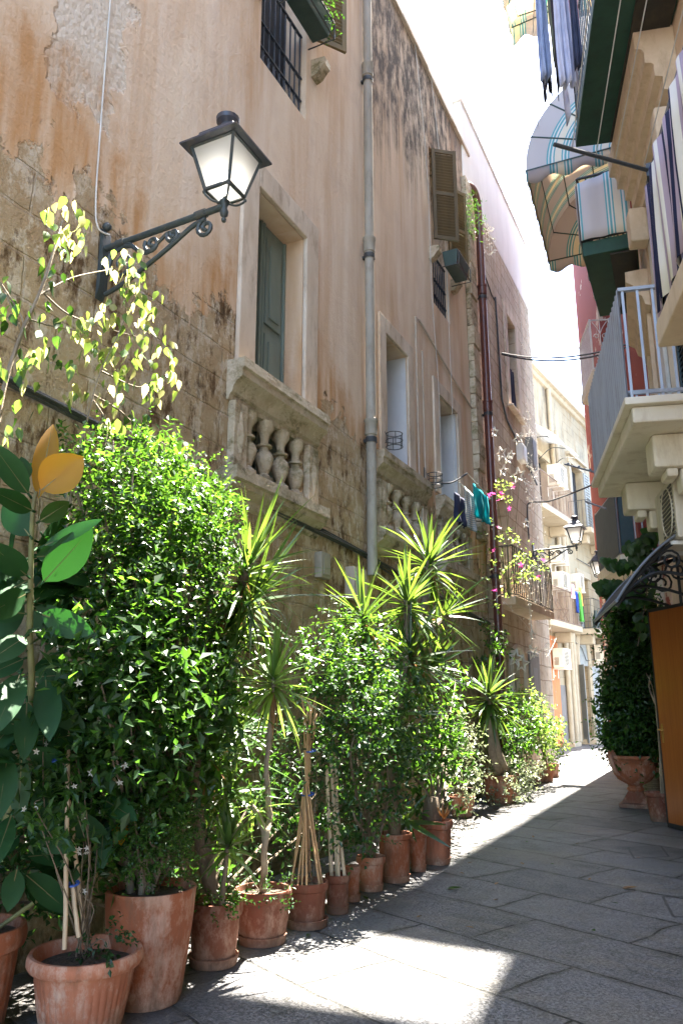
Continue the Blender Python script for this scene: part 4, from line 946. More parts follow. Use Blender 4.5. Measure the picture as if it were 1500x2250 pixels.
# ------------------------------------------------------------------ canopy over the open door
CP = thing('door_canopy', 'dark curved door canopy on scrolled black brackets above the orange door', 'canopy', P(-.1,0,2.6))
mb = MB(); cprof = lambda v: (.03+.92*v, 2.92-.22*v-.5*v**2.4)
mb.grid(lambda u, v: P(lerp(-1.25, .62, u), *cprof(v)), 6, 14); mb.build('sheet', M['canopy_sheet'], CP, smooth=0, solid=.006)
mb = MB()
for s in (-1.25, .62): mb.tube([P(s, *cprof(v/12)) for v in range(13)], .014, 6)
mb.tube([P(-1.25,*cprof(1)), P(.62,*cprof(1))], .016, 6); mb.build('edge_strip', M['grey_metal'], CP, smooth=60)
for s in (-1.2, .57, -.3):
    mb = MB()
    mb.tube([P(s, o, z-.05) for o, z in [cprof(v/12) for v in range(13)]], .018, 6)
    mb.tube(spline([P(s,.03,2.3), P(s,.35,2.42), P(s,.62,2.44), P(s,.9,2.25)]), .016, 6); mb.bar(P(s,.02,2.2), P(s,.02,2.9), .03)
    for cx, cz, r_ in ((.2, 2.6, .13), (.45, 2.56, .1), (.66, 2.46, .07)):
        mb.tube([P(s, cx+r_*(1-t/14)*math.cos(t), cz+r_*(1-t/14)*math.sin(t)) for t in [i*.6 for i in range(18)]], .012, 5)
    mb.build('bracket', M['black_rubber'], CP, smooth=50)
# ------------------------------------------------------------------ air conditioners
def ac_box(label, o, w, d, u=V((0,0,1)), sz=(.8,.28,.55), group='outdoor air conditioner units on the houses'):
    """o = wall-side lower corner, w = unit vector along, d = unit vector outward"""
    T = thing('air_conditioner', label, 'air conditioner', o, group); W, Dp, Hh = sz
    mb = MB(); mb.fbox(o+d*.06, w*W, d*Dp, u*Hh); body = mb.build('case', M['ac_cream'], T, bevel=.02)
    mb = MB(); f = o+d*(.062+Dp)
    for k in range(12): mb.fbox(f+w*(W*.05)+u*(Hh*.08+k*Hh*.07), w*(W*.58), d*.008, u*(Hh*.035))
    mb.build('louvres', M['ac_grille'], T)
    e0 = o+d*(.06+Dp*.15)
    for sg, base in ((-1, e0), (1, e0+w*W)):
        mb = MB()
        for k in range(8): mb.fbox(base+w*(.002*sg)+u*(Hh*.15+k*Hh*.05), d*(Dp*.4), w*(.005*sg), u*(Hh*.025))
        mb.build('side_louvres', M['ac_grille'], T)
    mb = MB(); mb.tube([f+w*(W*.34)+u*Hh*.5+d*.01+(w*math.cos(t)+u*math.sin(t))*Hh*.40 for t in [i*.3 for i in range(22)]], .008, 5); mb.build('fan_guard', M['ac_cream'], T)
    mb = MB()
    for k in (.15, .8): mb = MB(); mb.fbox(o+w*(W*k)-u*.04, w*.04, d*(Dp+.1), u*.035); mb.fbox(o+w*(W*k)-u*.3, w*.04, d*.03, u*.27); mb.build('support', M['white_metal'], T)
    return T
ac_box('cream air conditioner hung under the grey corrugated balcony', P(-1.35,0,2.74), RD, RN, sz=(.85,.34,.58))
def cac(label, s, z, sz=(.85,.3,.6), o=0.): return ac_box(label, Q(s,o,z), CDv, CN, sz=sz)
cac('air conditioner on the upper far balcony, dark fan side toward the alley', -1.3, 8.0, (.8,.4,.7), .35); cac('air conditioner on orange wall beside the far grey arched door', -.85, 2.35, (.7,.36,.6)); cac('lower of two air conditioners stacked behind the iron lantern', -.45, 4.85, (.75,.36,.55)); cac('upper of two air conditioners stacked behind the iron lantern', -.45, 5.7, (.75,.36,.55)); cac('air conditioner between the two lower far balconies under a cable', 1.5, 5.0, (.5,.36,.6)); cac('air conditioner to the right of the far arched door by the bush', 3.9, 2.75, (.7,.36,.6))
mb = MB(); mb.rbox(1.35, 1.75, -.02, -.01, 4, 4.5)
# ================================================================== WALL LANTERNS
def spiral(c, r0, turns, a0, ax, az, k=22, shrink=.88):
    return [c+(ax*math.cos(a0+t)+az*math.sin(a0+t))*(r0*(1-shrink*i/(k-1))) for i, t in [(i, turns*2*math.pi*i/(k-1)) for i in range(k)]]
def wall_lantern(label, base, out, arm=.93, sc=1., group='iron wall lanterns with frosted glass'):
    """base = wall point at arm height"""
    T = thing('wall_lantern', label, 'lantern', base, group); o = V(out).normalized(); Z = V((0,0,1)); side = o.cross(Z)
    p = lambda a, z, s=0.: V(base)+o*a+Z*z+side*s
    br = MB(); k = arm/.93
    pl = [(-.0,.13), (.028,.16), (.028,-.30), (0,-.36)]
    br.add([p(a, z, s) for s in (-.035*k, .035*k) for a, z in ((.003,.14), (.03,.11), (.03,-.02), (.045,-.1), (.03,-.2), (.03,-.28), (.003,-.36))], [(0,1,2,3,4,5,6), (13,12,11,10,9,8,7)]+[(i, i+7, (i+1) % 7+7, (i+1) % 7) for i in range(7)])
    br.ball(p(.02,.16), .03*k)
    br.tube([p(.03,.0), p(arm,.03)], .021*k, 10); br.tube([p(arm*.78,.022), p(arm*.86,.026)], .028*k, 10); br.tube([p(.12,.003), p(.18,.006)], .028*k, 10)
    br.tube(spline([p(.05,-.33), p(.22*k,-.28), p(.5*k,-.15), p(.70*k,-.04), p(.8*k,-.02)]), .015*k, 8)
    for (a, z, r, t0, tn) in ((.17,-.145,.13,.5,1.7), (.40,-.07,.06,2.6,1.5), (.56,-.055,.05,2.6,1.5), (.80,-.075,.065,1.6,1.6)):
        br.tube(spiral(p(a*k,z), r*k, tn, t0, o, Z), .013*k, 6)
    br.tube(spline([p(.06,-.2), p(.07,-.05), p(.2*k,-.01), p(.31*k,-.1), p(.38*k,-.12), p(.47*k,-.06), p(.53*k,-.03), p(.62*k,-.07)]), .012*k, 6)
    B_ = br.build('bracket', M['iron_green'], T, smooth=50)
    c = p(arm, 0); s_ = sc
    q = lambda a, b, z: c+o*(a*s_)+side*(b*s_)+Z*(z*s_)
    st = MB(); st.lathe([(r*s_, z*s_) for r, z in ((.0,-.1), (.016,-.095), (.02,-.075), (.01,-.06), (.03,-.04), (.034,-.01), (.022,.02), (.03,.05), (.04,.065), (.04,.08), (.018,.09), (.018,.12))], 12, c)
    zb, zt, hb, ht = .15, .50, .108, .192
    for a in (1, -1):
        for b in (1, -1):
            st.tube(spline([q(0,0,.07), q(a*.06,b*.06,.065), q(a*.1,b*.1,.10), q(a*hb,b*hb,zb-.03), q(a*hb,b*hb,zb)]), .009*s_, 6)
            st.bar(q(a*hb,b*hb,zb), q(a*ht,b*ht,zt), .022*s_); st.ball(q(a*hb*1.05,b*hb*1.05,zb-.025), .014*s_, 6, 4)
    for a, b, a2, b2 in ((1,1,1,-1), (1,-1,-1,-1), (-1,-1,-1,1), (-1,1,1,1)):
        st.bar(q(a*hb,b*hb,zb), q(a2*hb,b2*hb,zb), .022*s_); st.bar(q(a*ht,b*ht,zt), q(a2*ht,b2*ht,zt), .026*s_)
    st.build('lantern_frame', M['iron_green'], T, smooth=40)
    gl = MB(); e = .97
    cs = [(1,1), (1,-1), (-1,-1), (-1,1)]
    for i in range(4):
        a, b = cs[i]; a2, b2 = cs[(i+1) % 4]
        gl.quad(q(a*hb*e,b*hb*e,zb), q(a2*hb*e,b2*hb*e,zb), q(a2*ht*e,b2*ht*e,zt), q(a*ht*e,b*ht*e,zt))
    gl.quad(*[q(a*hb*e,b*hb*e,zb) for a, b in cs])
    gl.build('glass', M['lamp_glass'], T)
    ht_ = MB(); hw = .258
    def ring(h, z): return [q(a*h,b*h,z) for a, b in cs]
    rings = [ring(hw*.96,.497), ring(hw,.50), ring(hw,.515), ring(.16,.61), ring(.155,.64), ring(.13,.66), ring(.06,.73)]
    vs = sum(rings, []); fs = [(3,2,1,0)]
    for i in range(len(rings)-1):
        for j in range(4): fs.append((i*4+j, i*4+(j+1) % 4, (i+1)*4+(j+1) % 4, (i+1)*4+j))
    fs.append(tuple(range(len(vs)-4, len(vs)))); ht_.add(vs, fs)
    ht_.lathe([(r*s_, z*s_) for r, z in ((.06,.72), (.055,.76), (.062,.77), (.09,.79), (.094,.825), (.075,.84), (.0,.85))], 16, c)
    ht_.build('hat', M['lamp_hat'], T, smooth=40)
    bb = MB(); bb.lathe([(.02*s_,.12*s_), (.022*s_,.2*s_), (.04*s_,.26*s_), (.04*s_,.32*s_), (0,.36*s_)], 10, c); bb.build('bulb', M['bulb'], T, smooth=40)
    return T
wall_lantern('large iron lantern on a scrolled bracket high on the plaster wall, nearest of the lanterns', (0,3.3,4.12), (1,0,0), sc=.77)
_b = at_x(1172, 1207, .012); wall_lantern('iron lantern on scrolled bracket beside the balcony with bougainvillea', (.012, 15.7, 4.32), (1,-.02,0), arm=.88, sc=.76)
wall_lantern('small dark lantern partly behind the vine on the red house', PQ(2.5,0,3.45), QN, arm=.5, sc=.62)
# ================================================================== CABLES
def cable(label, runs, mat='cable_black', r=.012, name='cable', n=5, cat='cable', group=None):
    mb = MB()
    for pts in runs: mb.tube(pts, r, n)
    return tag(mb.build(name, M[mat], None, smooth=60), label, cat, group)
runs = []
for k in range(5):
    o = .02+.012*(k % 3); dz = -.045*(k/4)-.01*(k % 2); random.seed(20+k)
    runs.append(spline([(o, -2, 3.16+dz), (o, 1.0, 3.07+dz), (o, 2.7, 2.985+dz+U(-.01,.01)), (o+.02, 3.6, 2.94+dz), (o, 4.3, 2.93+dz+U(-.02,.02)), (o, 5.3, 2.895+dz), (o+.01, 6.2, 2.885+dz+U(-.02,.02)), (o, 7.3, 2.84+dz), (o+.01, 8.6, 2.72+dz+U(-.03,.03)), (o, 10.5, 2.62+dz), (o, 12.1, 2.55+dz)], 5))
cable('bundle of black cables running along the stone of the left wall under the balustrade', runs, r=.011)
cable('thin pale wire dropping down the plaster to the large lantern', [spline([at_x(246,-60,.012), at_x(243,0,.012), at_x(235,100,.012), at_x(220,300,.012), at_x(211,440,.012), at_x(216,500,.02), V((.04,3.31,4.22))], 6)], 'cable_white', .006)
w = []
for y, x2, y2 in ((9.6, 9.9, 3.2), (10.35, 10.5, 3.9)): w.append(spline([(.03, y-.3, 11.2), (.06, y, 9.2), (.05, y+.1, 7.), (.04, x2, 5.5), (.04, x2-.05, y2)], 6))
cable('two loose white wires hanging from the roof past the shuttered window', w, 'cable_white', .005)
cable('black cable crossing the alley from the ashlar house to the grey balcony', [sag(V((.05,13.8,7.9)), PQ(.6,.05,7.1), .18, 14), sag(V((.05,13.8,7.87)), PQ(.6,.05,7.05), .2, 14)], r=.016)
cable('black cable crossing in front of the hat of the iron lantern', [spline([(.04,15.3,4.5), (.04,15.3,5.1), (.1,15.35,5.25), (.4,15.3,5.22)])+sag(V((.45,15.3,5.22)), PQ(.4,.3,4.9), .04, 8)], r=.016)
cable('cable drooping across the far facade between the balconies', [[Q(s, .06, 3.0+.12*math.sin(s*1.7)-.05*s+(.35 if s < 2.5 else 0)) for s in [i*.4 for i in range(22)]], [Q(s,.05,6.35-.02*s) for s in (2.6,4,6,9)]], r=.014)
# drying rods and cords on the right
RODA = V((3.2,5.11,4.88)); RODB = V((2.655,4.51,4.85))
T = thing('drying_rack', 'black drying rod with white cords reaching out from the striped curtain balcony', 'drying rack', RODA)
mb = MB(); mb.tube([RODA, RODB], .014, 8); mb.box(3.17, 3.24, 5.08, 5.15, 4.83, 4.93); mb.build('rod', M['iron_black'], T)
mb = MB()
for t in (.18, .42, .62, .92): p0 = RODB.lerp(RODA, t)+V((0,0,.012)); mb.tube(sag(p0, p0-RD*4.5+RN*.02+V((0,0,.02)), .01, 6), .0035, 5)
mb.build('cord', M['cable_white'], T)
T = thing('drying_rack', 'grey drying rod sticking out left of the grey balcony, the upper one', 'drying rack', P(.4,.8,4.85), 'drying rods sticking out on the right')
a0, a1 = at_y(1240,1020,11.6), at_y(1322,1042,11.0)
mb = MB(); mb.tube([a1, a0], .014, 6); mb.build('rod', M['grey_metal'], T)
mb = MB(); [mb.ball(a0.lerp(a1, t)+V((0,0,.02)), .02, 6, 4) for t in (.1,.4,.7)]; mb.build('hook', M['grey_metal'], T)
T = thing('drying_rack', 'grey drying rod over the red balcony, the lower one below the corrugated panel', 'drying rack', P(.4,.8,3.9), 'drying rods sticking out on the right')
a0, a1 = at_y(1285,1102,12.2), at_y(1330,1118,11.6)
mb = MB(); mb.tube([a1, a0], .014, 6); mb.build('rod', M['grey_metal'], T)
# ================================================================== LAUNDRY
def cloth(label, top0, top1, length, mat, folds=3, amp=.03, taper=1., jag=0., uvf=None, cat='laundry', name='hanging_cloth', group=None, sway=0.):
    a = V(top0); b = V(top1); d = (b-a); n = V((-d.y, d.x, 0)).normalized() if (abs(d.x)+abs(d.y)) > 1e-4 else V((1,0,0)); ph = U(0, 6)
    def fn(u, v):
        w_ = lerp(1, taper, v); uu = .5+(u-.5)*w_
        ed = length*(1+jag*(math.sin(u*9+ph)*.5+math.sin(u*23)*.3)*v)
        return a.lerp(b, uu)+n*(amp*(.3+.7*v)*(math.sin(u*folds*2*math.pi+ph+v*1.3)+.45*math.sin(u*folds*5.1*math.pi+ph*2-v*2.2)+.3*math.sin(v*9+u*4+ph))+sway*v*v)-V((0,0,ed*v))
    mb = MB(); mb.grid(fn, max(14, folds*10), 14); o = mb.build(name, M[mat], None, smooth=0, solid=.006); tag(o, label, cat, group)
    if uvf: uv_by(o, uvf)
    return o
random.seed(31)
# laundry above the right side of the alley, on lines in front of the second-floor balcony
LG = 'laundry hanging in front of the green balcony'
def ll(px0, px1, yb, off, label, mat, **k):
    """cloth seen between px0..px1 with its lower edge at image row yb, hanging at distance off from the wall"""
    def hit(x, y):
        d = ray(x, y); t = ((R0-CAM).dot(RN)+off)/d.dot(RN); return CAM+d*t
    p = hit((px0+px1)/2, yb); wdt = abs(px1-px0)*depth(p)/1700
    ctr = V((p.x, p.y, 0)); ztop = p.z+1.9; half = _r*(wdt/2)
    ln = ztop-p.z
    cloth(label, ctr-half+V((0,0,ztop)), ctr+half+V((0,0,ztop)), ln, mat, group=LG, **k)
ll(1190, 1213, 172, 1.30, 'blue jeans leg hanging leftmost under the upper awning', 'cloth_blue', folds=2, amp=.05)
ll(1194, 1214, 192, 1.25, 'black fringed shawl hanging behind the blue jeans', 'cloth_black', folds=3, jag=.12)
ll(1214, 1234, 140, 1.22, 'dark olive shirt hanging second from the left', 'cloth_olive', folds=2, amp=.05)
ll(1222, 1232, 190, 1.24, 'narrow black sleeve hanging beside the olive shirt', 'cloth_black', folds=1, jag=.1)
ll(1232, 1272, 187, 1.18, 'pale lilac sheet hanging lowest in the laundry row', 'cloth_lilac', folds=3, amp=.04)
ll(1241, 1252, 270, 1.19, 'long pointed corner of pale cloth trailing below the laundry', 'cloth_lilac', folds=1, taper=.2)
ll(1250, 1274, 70, 1.1, 'pink cloth bunched against the green balcony', 'cloth_pink', folds=3, amp=.05)
ll(1262, 1276, 150, 1.13, 'navy striped cloth hanging nearest the green balcony', 'cloth_navy', folds=2)
mb = MB()
for off in (1.26, 1.14): 
    mb.tube([P(-3.4, off, 9.2), P(1.2, off, 9.2)], .005, 5)
tag(mb.build('clothes_line', M['cable_white'], None), 'cord carrying the laundry in front of the green balcony', 'clothes line')
# left rack by window 3
p0 = at_x(1000,1060,.5); 
T = thing('drying_rack', 'small curved drying frame with white cords below the second left window', 'drying rack', (0,10.2,3.95))
mb = MB(); a = at_x(955,1062,.03); e1 = at_x(1026,1040,.42); 
mb.tube(spline([a, a.lerp(e1,.4)+V((.05,0,-.05)), e1]), .013, 6); k0 = at_x(1078,1096,.42); mb.tube([at_x(1045,1110,.03), k0], .011, 6); mb.build('rod', M['iron_black'], T, smooth=60)
mb = MB(); mb.tube([e1, k0], .006, 5); e2 = a.lerp(e1, .6); k2 = e2+(k0-e1); mb.tube([e2, k2], .006, 5); mb.build('cord', M['cable_white'], T)
def hang(px0, px1, yt, yb, x, label, mat, **k):
    t0 = at_x(px0, yt[0], x); t1 = at_x(px1, yt[1], x); bt = at_x((px0+px1)/2, yb, x)
    cloth(label, t0, t1, (t0.z+t1.z)/2-bt.z, mat, group='washing on the left drying frame', **k)
hang(1000, 1022, (1080,1100), 1152, .36, 'navy shirt on the left drying frame, first from the left', 'cloth_navy', folds=2, amp=.03)
hang(1018, 1040, (1068,1088), 1160, .38, 'striped grey towel between navy shirt and turquoise cloth', 'towel_stripe', folds=2, amp=.02)
hang(1037, 1070, (1062,1092), 1140, .42, 'bright turquoise cloth hanging by the brown downpipe', 'cloth_turquoise', folds=2, amp=.025, jag=.04)
c0 = at_x(1128, 840, -.03); cloth('small grey and black cloth hung in the ashlar house window', V((-.03,14.62,8.0)), V((-.03,15.1,8.0)), .95, 'cloth_navy', folds=3)
cloth('green towel on the lower left far balcony', Q(-.15,.8,4.75), Q(.12,.8,4.75), .95, 'cloth_green', folds=2, group='washing on the far balcony'); cloth('orange yellow towel on the lower left far balcony', Q(.25,.7,4.95), Q(.55,.7,4.95), .6, 'cloth_yellow', folds=2, group='washing on the far balcony'); cloth('dark blue cloth on the lower left far balcony', Q(-.5,.8,4.7), Q(-.25,.8,4.7), .65, 'cloth_deep_blue', folds=2, group='washing on the far balcony'); cloth('pink cloth on the lower left far balcony', Q(-.85,.8,4.9), Q(-.6,.8,4.9), .45, 'cloth_pink', folds=2, group='washing on the far balcony')
# ================================================================== PLANTER BOXES, BASKETS, METER BOXES
def window_box(label, c, w, d, h):
    T = thing('window_planter', label, 'planter', c, 'dark planter boxes under the upper windows'); x, y, z = c; mb = MB()
    mb.hexa([(x+.02,y-w/2+.03,z), (x+d-.03,y-w/2+.03,z), (x+d-.03,y+w/2-.03,z), (x+.02,y+w/2-.03,z), (x,y-w/2,z+h), (x+d,y-w/2,z+h), (x+d,y+w/2,z+h), (x,y+w/2,z+h)]); mb.build('trough', M['plastic_green'], T, bevel=.012)
    mb = MB(); mb.tube([(x-.05,y-w/2,z-.02), (x+d+.02,y-w/2,z-.02), (x+d+.02,y+w/2,z-.02), (x-.05,y+w/2,z-.02)], .008, 5); mb.tube([(x+d+.02,y-w/2,z-.02), (x+d+.02,y-w/2,z+h*.8), (x+d+.02,y+w/2,z+h*.8), (x+d+.02,y+w/2,z-.02)], .008, 5); mb.build('wire_holder', M['iron_black'], T)
    return T
window_box('dark planter box under the upper window cut by the top of the picture', (.08,5.62,8.02), .62, .24, .22); window_box('dark planter box below the open slatted shutters of the far left window', (.10,10.38,7.72), .60, .24, .24)
def basket(label, c, r, h):
    T = MB(); x, y, z = c
    for zz in (z, z+h*.5, z+h): T.tube([(x+r*math.cos(t), y+r*math.sin(t), zz) for t in [i*2*math.pi/18 for i in range(19)]], .006, 5)
    for i in range(6): t = i*math.pi/3; T.tube([(x+r*math.cos(t), y+r*math.sin(t), z), (x+r*math.cos(t), y+r*math.sin(t), z+h)], .005, 4)
    T.tube([(x-r,y,z+h), (.004,y,z+h+.12), (.004,y,z+h*.3), (x-r,y,z+h*.5)], .007, 5)
    tag(T.build('pot_holder', M['iron_black'], None, smooth=60), label, 'wire basket', 'empty wire pot holders on the window sills')
p = at_x(855,985,.14); basket('empty wire pot holder on the sill of the first marble window', (.15,7.88,4.16), .095, .16)
basket('empty wire pot holder on the ledge between the two marble windows', (.15,9.28,4.05), .10, .16)
def wbox(label, y0, y1, z0, z1, d, mat, name='meter_box'):
    T = thing(name, label, 'meter box', (0,y0,z0)); mb = MB(); mb.box(.004, d, y0, y1, z0, z1); mb.build('case', M[mat], T, bevel=.008)
    mb = MB(); mb.box(d+.002, d+.012, y0+.03, y1-.03, z0+.03, z1-.03); mb.build('lid', M[mat], T, bevel=.004)
wbox('pale electric box at the foot of the grey downpipe', 6.86, 7.16, 2.30, 2.62, .11, 'pipe_stone'); wbox('grey meter box on the stone wall left of the downpipe', 6.22, 6.40, 2.42, 2.66, .08, 'pipe_grey')
wbox('grey electric box on the ashlar corner among the star lights', 15.6, 16.0, 6.1, 6.75, .16, 'cement_grey'); wbox('small white junction box left of the grey electric box', 14.75, 15.1, 6.0, 6.35, .14, 'white_metal')
T = thing('notice_board', 'tall dark grey metal notice board on the ashlar corner at street level', 'notice board', (0.02,14.8,1.2)); mb = MB(); mb.box(.016, .05, 14.72, 15.55, .95, 2.25); mb.build('panel', M['cement_grey'], T, bevel=.008); mb = MB(); mb.box(.052, .056, 14.95, 15.3, 1.55, 1.95); mb.build('label_plate', M['grey_metal'], T)
fc = bpy.data.curves.new('n', 'FONT'); fc.body = '30'; fc.size = .3; fc.extrude = .012; fo = bpy.data.objects.new('n', fc); COL.objects.link(fo)
bpy.context.view_layer.update(); me = bpy.data.meshes.new_from_object(fo); bpy.data.objects.remove(fo)
fo = bpy.data.objects.new('house_number', me); COL.objects.link(fo); me.materials.append(M['iron_black']); fo.rotation_euler = (rad(90), 0, rad(90)); fo.location = (.03, 13.3, 1.50); tag(fo, 'black house number 30 above the plants on the ashlar house', 'house number')
# ================================================================== FAIRY LIGHTS AND STARS
random.seed(77)
def fairy(label, pts, step=.13, r=.011, sp=.03):
    mb = MB(); pts = [V(p) for p in pts]; mb.tube(pts, .0035, 4, False); d = 0
    for i in range(len(pts)-1):
        n = max(1, int((pts[i+1]-pts[i]).length/step))
        for k in range(n): mb.ball(pts[i].lerp(pts[i+1], (k+U(0,1))/n)+jit(sp), r*U(.8,1.3), 5, 3)
    tag(mb.build('fairy_lights', M['star_white'], None), label, 'fairy lights', 'strings of white fairy lights on the ashlar house')
fairy('string of fairy lights hanging down the ashlar house, left of the corner', spline([(.1,15.45,10.1), (.12,15.5,8.4), (.12,15.6,6.9), (.14,15.6,5.2), (.14,15.7,3.0)], 6))
fairy('string of fairy lights hanging down the very corner of the ashlar house', spline([(.1,16.1,10.3), (.12,16.15,8.), (.14,16.2,6.), (.15,16.4,3.5), (.14,16.5,1.2)], 6))
fairy('tangled clump of fairy lights beside the star lights', [V((.18+U(-.1,.1), 15.1+U(-.5,.8), 7.1-i*.085)) for i in range(26)], .1, .013, .06)
fairy('cluster of fairy lights draped over the iron balcony rail', [V((.42, 12.6+i*.1, 3.85-(i % 4)*.42*U(.5,1.2))) for i in range(26)], .13)
fairy('bunched end of fairy lights at the top of the brown downpipe', [V((.2+U(-.06,.12), 12.5+U(-.2,.35), 10.0-i*.05)) for i in range(16)], .06, .014, .05)
fairy('loose loops of fairy lights under the iron balcony', spline([(.2,12.4,2.9), (.4,13.2,2.5), (.3,13.9,2.1), (.4,14.8,2.4), (.2,15.6,2.2), (.25,16.4,2.6)], 6))
def star(label, c, r, ang=0.):
    o, i_ = r, r*.42; c = V(c); mb = MB(); vs = []
    for k in range(10):
        t = ang+math.pi/2+k*math.pi/5; rr = o if k % 2 == 0 else i_
        vs.append(c+V((math.cos(t)*rr*.9, -math.cos(t)*rr*.43, math.sin(t)*rr)))
    mb.tube(vs+[vs[0]], r*.11, 5); tag(mb.build('star_ornament', M['star_white'], None), label, 'star', 'white star ornaments hung on the ashlar house')
stars = [((1100,997),.13,'highest outlined star near the dark conduit'), ((1105,1035),.11,'small star below the highest one'), ((1116,1008),.11,'star close to the grey electric box'), ((1137,965),.12,'star in the lights above the grey electric box'), ((1138,1045),.16,'large star beside the pale balcony plant tip'), ((1122,1000),.09,'little star just left of the tangled lights'), ((1085,950),.1,'lone star nearest the brown downpipe'), ((1155,1150),.1,'star hanging over the iron balcony rail'), ((1132,1446),.15,'left one of the pair of stars above the street plants'), ((1146,1458),.15,'right one of the pair of stars above the street plants'), ((1168,1433),.13,'star at the street corner beside the far orange wall'), ((1170,1395),.08,'small star under the corner of the iron balcony')]
for (px, r, lab) in stars: star('white '+lab, at_x(*px, .22), r, U(-.3,.3))
# ================================================================== POTS
def pot(label, xc, yb, wb, wt, yt, style='band', mat='terracotta', saucer=0, ribs=0, sq=0, rimh=.22, fill=.93, soil='soil', squash=1., pos=None, rt=None, rb=None, h=None):
    if pos is None:
        F = at_z(xc, yb); hd = V((F.x-CAM.x, F.y-CAM.y, 0)); hd.normalize(); dp = depth(F)
        rb = wb*dp/3400; rt = wt*dp/3400; c = F+hd*rb
        fr = c-hd*rt; d = math.hypot(fr.x-CAM.x, fr.y-CAM.y); rr = ray(xc, yt); h = CAM.z+d*rr.z/math.hypot(rr.x, rr.y)
    else: c = V(pos)
    T = thing('terracotta_pot', label, 'flower pot', (c.x, c.y, 0), 'terracotta pots along the alley'); n = 40 if ribs == 0 else ribs*4
    c0 = (c.x, c.y, 0); z0 = .02 if saucer else .003
    rh = rimh*h if style != 'smooth' else .05; hb = h-rh
    if style == 'smooth': prof = [(0,z0), (rb*.96,z0), (rb,z0+.02), (lerp(rb,rt,.45),h*.42), (lerp(rb,rt,.8),h*.75), (rt*.985,h-.02), (rt,h-.008), (rt*.985,h), (rt*.93,h), (rt*.9,h-.03), (rt*.88,h*.8)]
    elif style == 'bell': prof = [(0,z0), (rb*.95,z0), (rb,z0+.015), (lerp(rb,rt*.94,.45),h*.25), (lerp(rb,rt*.94,.85),h*.55), (rt*.93,hb-.02), (rt*.92,hb), (rt*.985,hb+.012), (rt*.99,h-.035), (rt*1.0,h-.03), (rt*1.0,h-.006), (rt*.985,h), (rt*.90,h), (rt*.86,h*.8)]
    elif style == 'roll': prof = [(0,z0), (rb*.95,z0), (rb,z0+.02), (lerp(rb,rt*.86,.5),hb*.5), (rt*.86,hb*.97), (rt*.86,hb), (rt*.96,hb+rh*.1), (rt*1.0,hb+rh*.35), (rt*1.0,hb+rh*.7), (rt*.965,h), (rt*.90,h), (rt*.86,h-.02), (rt*.82,h*.8)]
    else: prof = [(0,z0), (rb*.95,z0), (rb,z0+.015), (lerp(rb,rt*.9,.5),hb*.5), (rt*.9,hb-.012), (rt*.9,hb), (rt*.975,hb+.006), (rt,hb+.02), (rt,h-.012), (rt*.985,h), (rt*.91,h), (rt*.88,h-.03), (rt*.86,h*.8)]
    def mod(rr, z, t, i):
        w_ = 1+.008*math.sin(2*t+label.__len__())
        if ribs and .06 < z < hb*.93 and rr > rb*.5: w_ += .022*(abs(math.sin(t*ribs/2))-.5)
        return rr*w_
    fine = [prof[0]]
    for a, b in zip(prof, prof[1:]):
        k = max(1, int(abs(b[1]-a[1])/.035))
        fine += [(lerp(a[0], b[0], j/k), lerp(a[1], b[1], j/k)) for j in range(1, k+1)]
    mb = MB(); mb.lathe(fine, n, c0, mod, sq); mb.build('body', M[mat], T, smooth=38)
    mb = MB(); mb.disc(rt*.89, h*fill, 24, c0, sq, .012); mb.ball((c.x, c.y, h*fill-.01), rt*.5, 10, 6, (1,1,.12)); mb.build('soil', M[soil], T, smooth=40)
    if saucer:
        mb = MB(); s_ = saucer; mb.lathe([(0,.004), (rb*s_*.92,.004), (rb*s_,.045), (rb*s_*1.01,.05), (rb*s_*.96,.052), (rb*s_*.9,.016), (0,.014)], 36, c0, None, sq); mb.build('saucer', M[mat], T, smooth=40)
    T['h'] = h; return c, h, rt, T
random.seed(5)
P1 = pot('ribbed terracotta pot cut by the left border of the picture', 0, 0, 0, 0, 0, 'roll', 'terracotta', 0, 26, pos=(.38,2.52,0), rt=.21, rb=.15, h=.40)
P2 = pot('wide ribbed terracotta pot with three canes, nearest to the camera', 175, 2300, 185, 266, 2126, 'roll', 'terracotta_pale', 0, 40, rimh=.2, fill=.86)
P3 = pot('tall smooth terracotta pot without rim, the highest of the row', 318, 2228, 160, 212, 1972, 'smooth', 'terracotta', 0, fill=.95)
P4 = pot('brown banded terracotta pot on a saucer right of the tall smooth one', 468, 2135, 96, 126, 1992, 'band', 'terracotta_brown_shade', 1.18, rimh=.24)
P5 = pot('bell-shaped terracotta pot with wide lip on a saucer holding the slim yucca', 575, 2085, 98, 132, 1966, 'bell', 'terracotta_brown_shade', 1.16)
P6 = pot('terracotta pot on a broad saucer holding the bundle of bamboo canes', 673, 2046, 78, 98, 1946, 'band', 'terracotta_brown_shade', 1.25, rimh=.2)  # darker terracotta stands in for the deep shade here
P7 = pot('plain terracotta pot holding the pale stakes', 741, 2012, 44, 56, 1926, 'band', 'terracotta_brown_shade', 1.2)
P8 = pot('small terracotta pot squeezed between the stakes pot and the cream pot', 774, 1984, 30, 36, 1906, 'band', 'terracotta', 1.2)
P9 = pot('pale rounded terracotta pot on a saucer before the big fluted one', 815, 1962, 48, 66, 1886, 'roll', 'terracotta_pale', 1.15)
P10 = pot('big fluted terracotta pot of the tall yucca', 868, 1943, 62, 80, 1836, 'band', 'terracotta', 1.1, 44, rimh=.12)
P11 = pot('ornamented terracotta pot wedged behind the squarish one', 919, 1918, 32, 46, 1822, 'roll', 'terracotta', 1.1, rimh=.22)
P12 = pot('squarish terracotta pot with rounded lip and a cut palm stump', 961, 1903, 52, 68, 1806, 'roll', 'terracotta_pale', 1.06, 20, sq=3.6, rimh=.2, fill=.9)
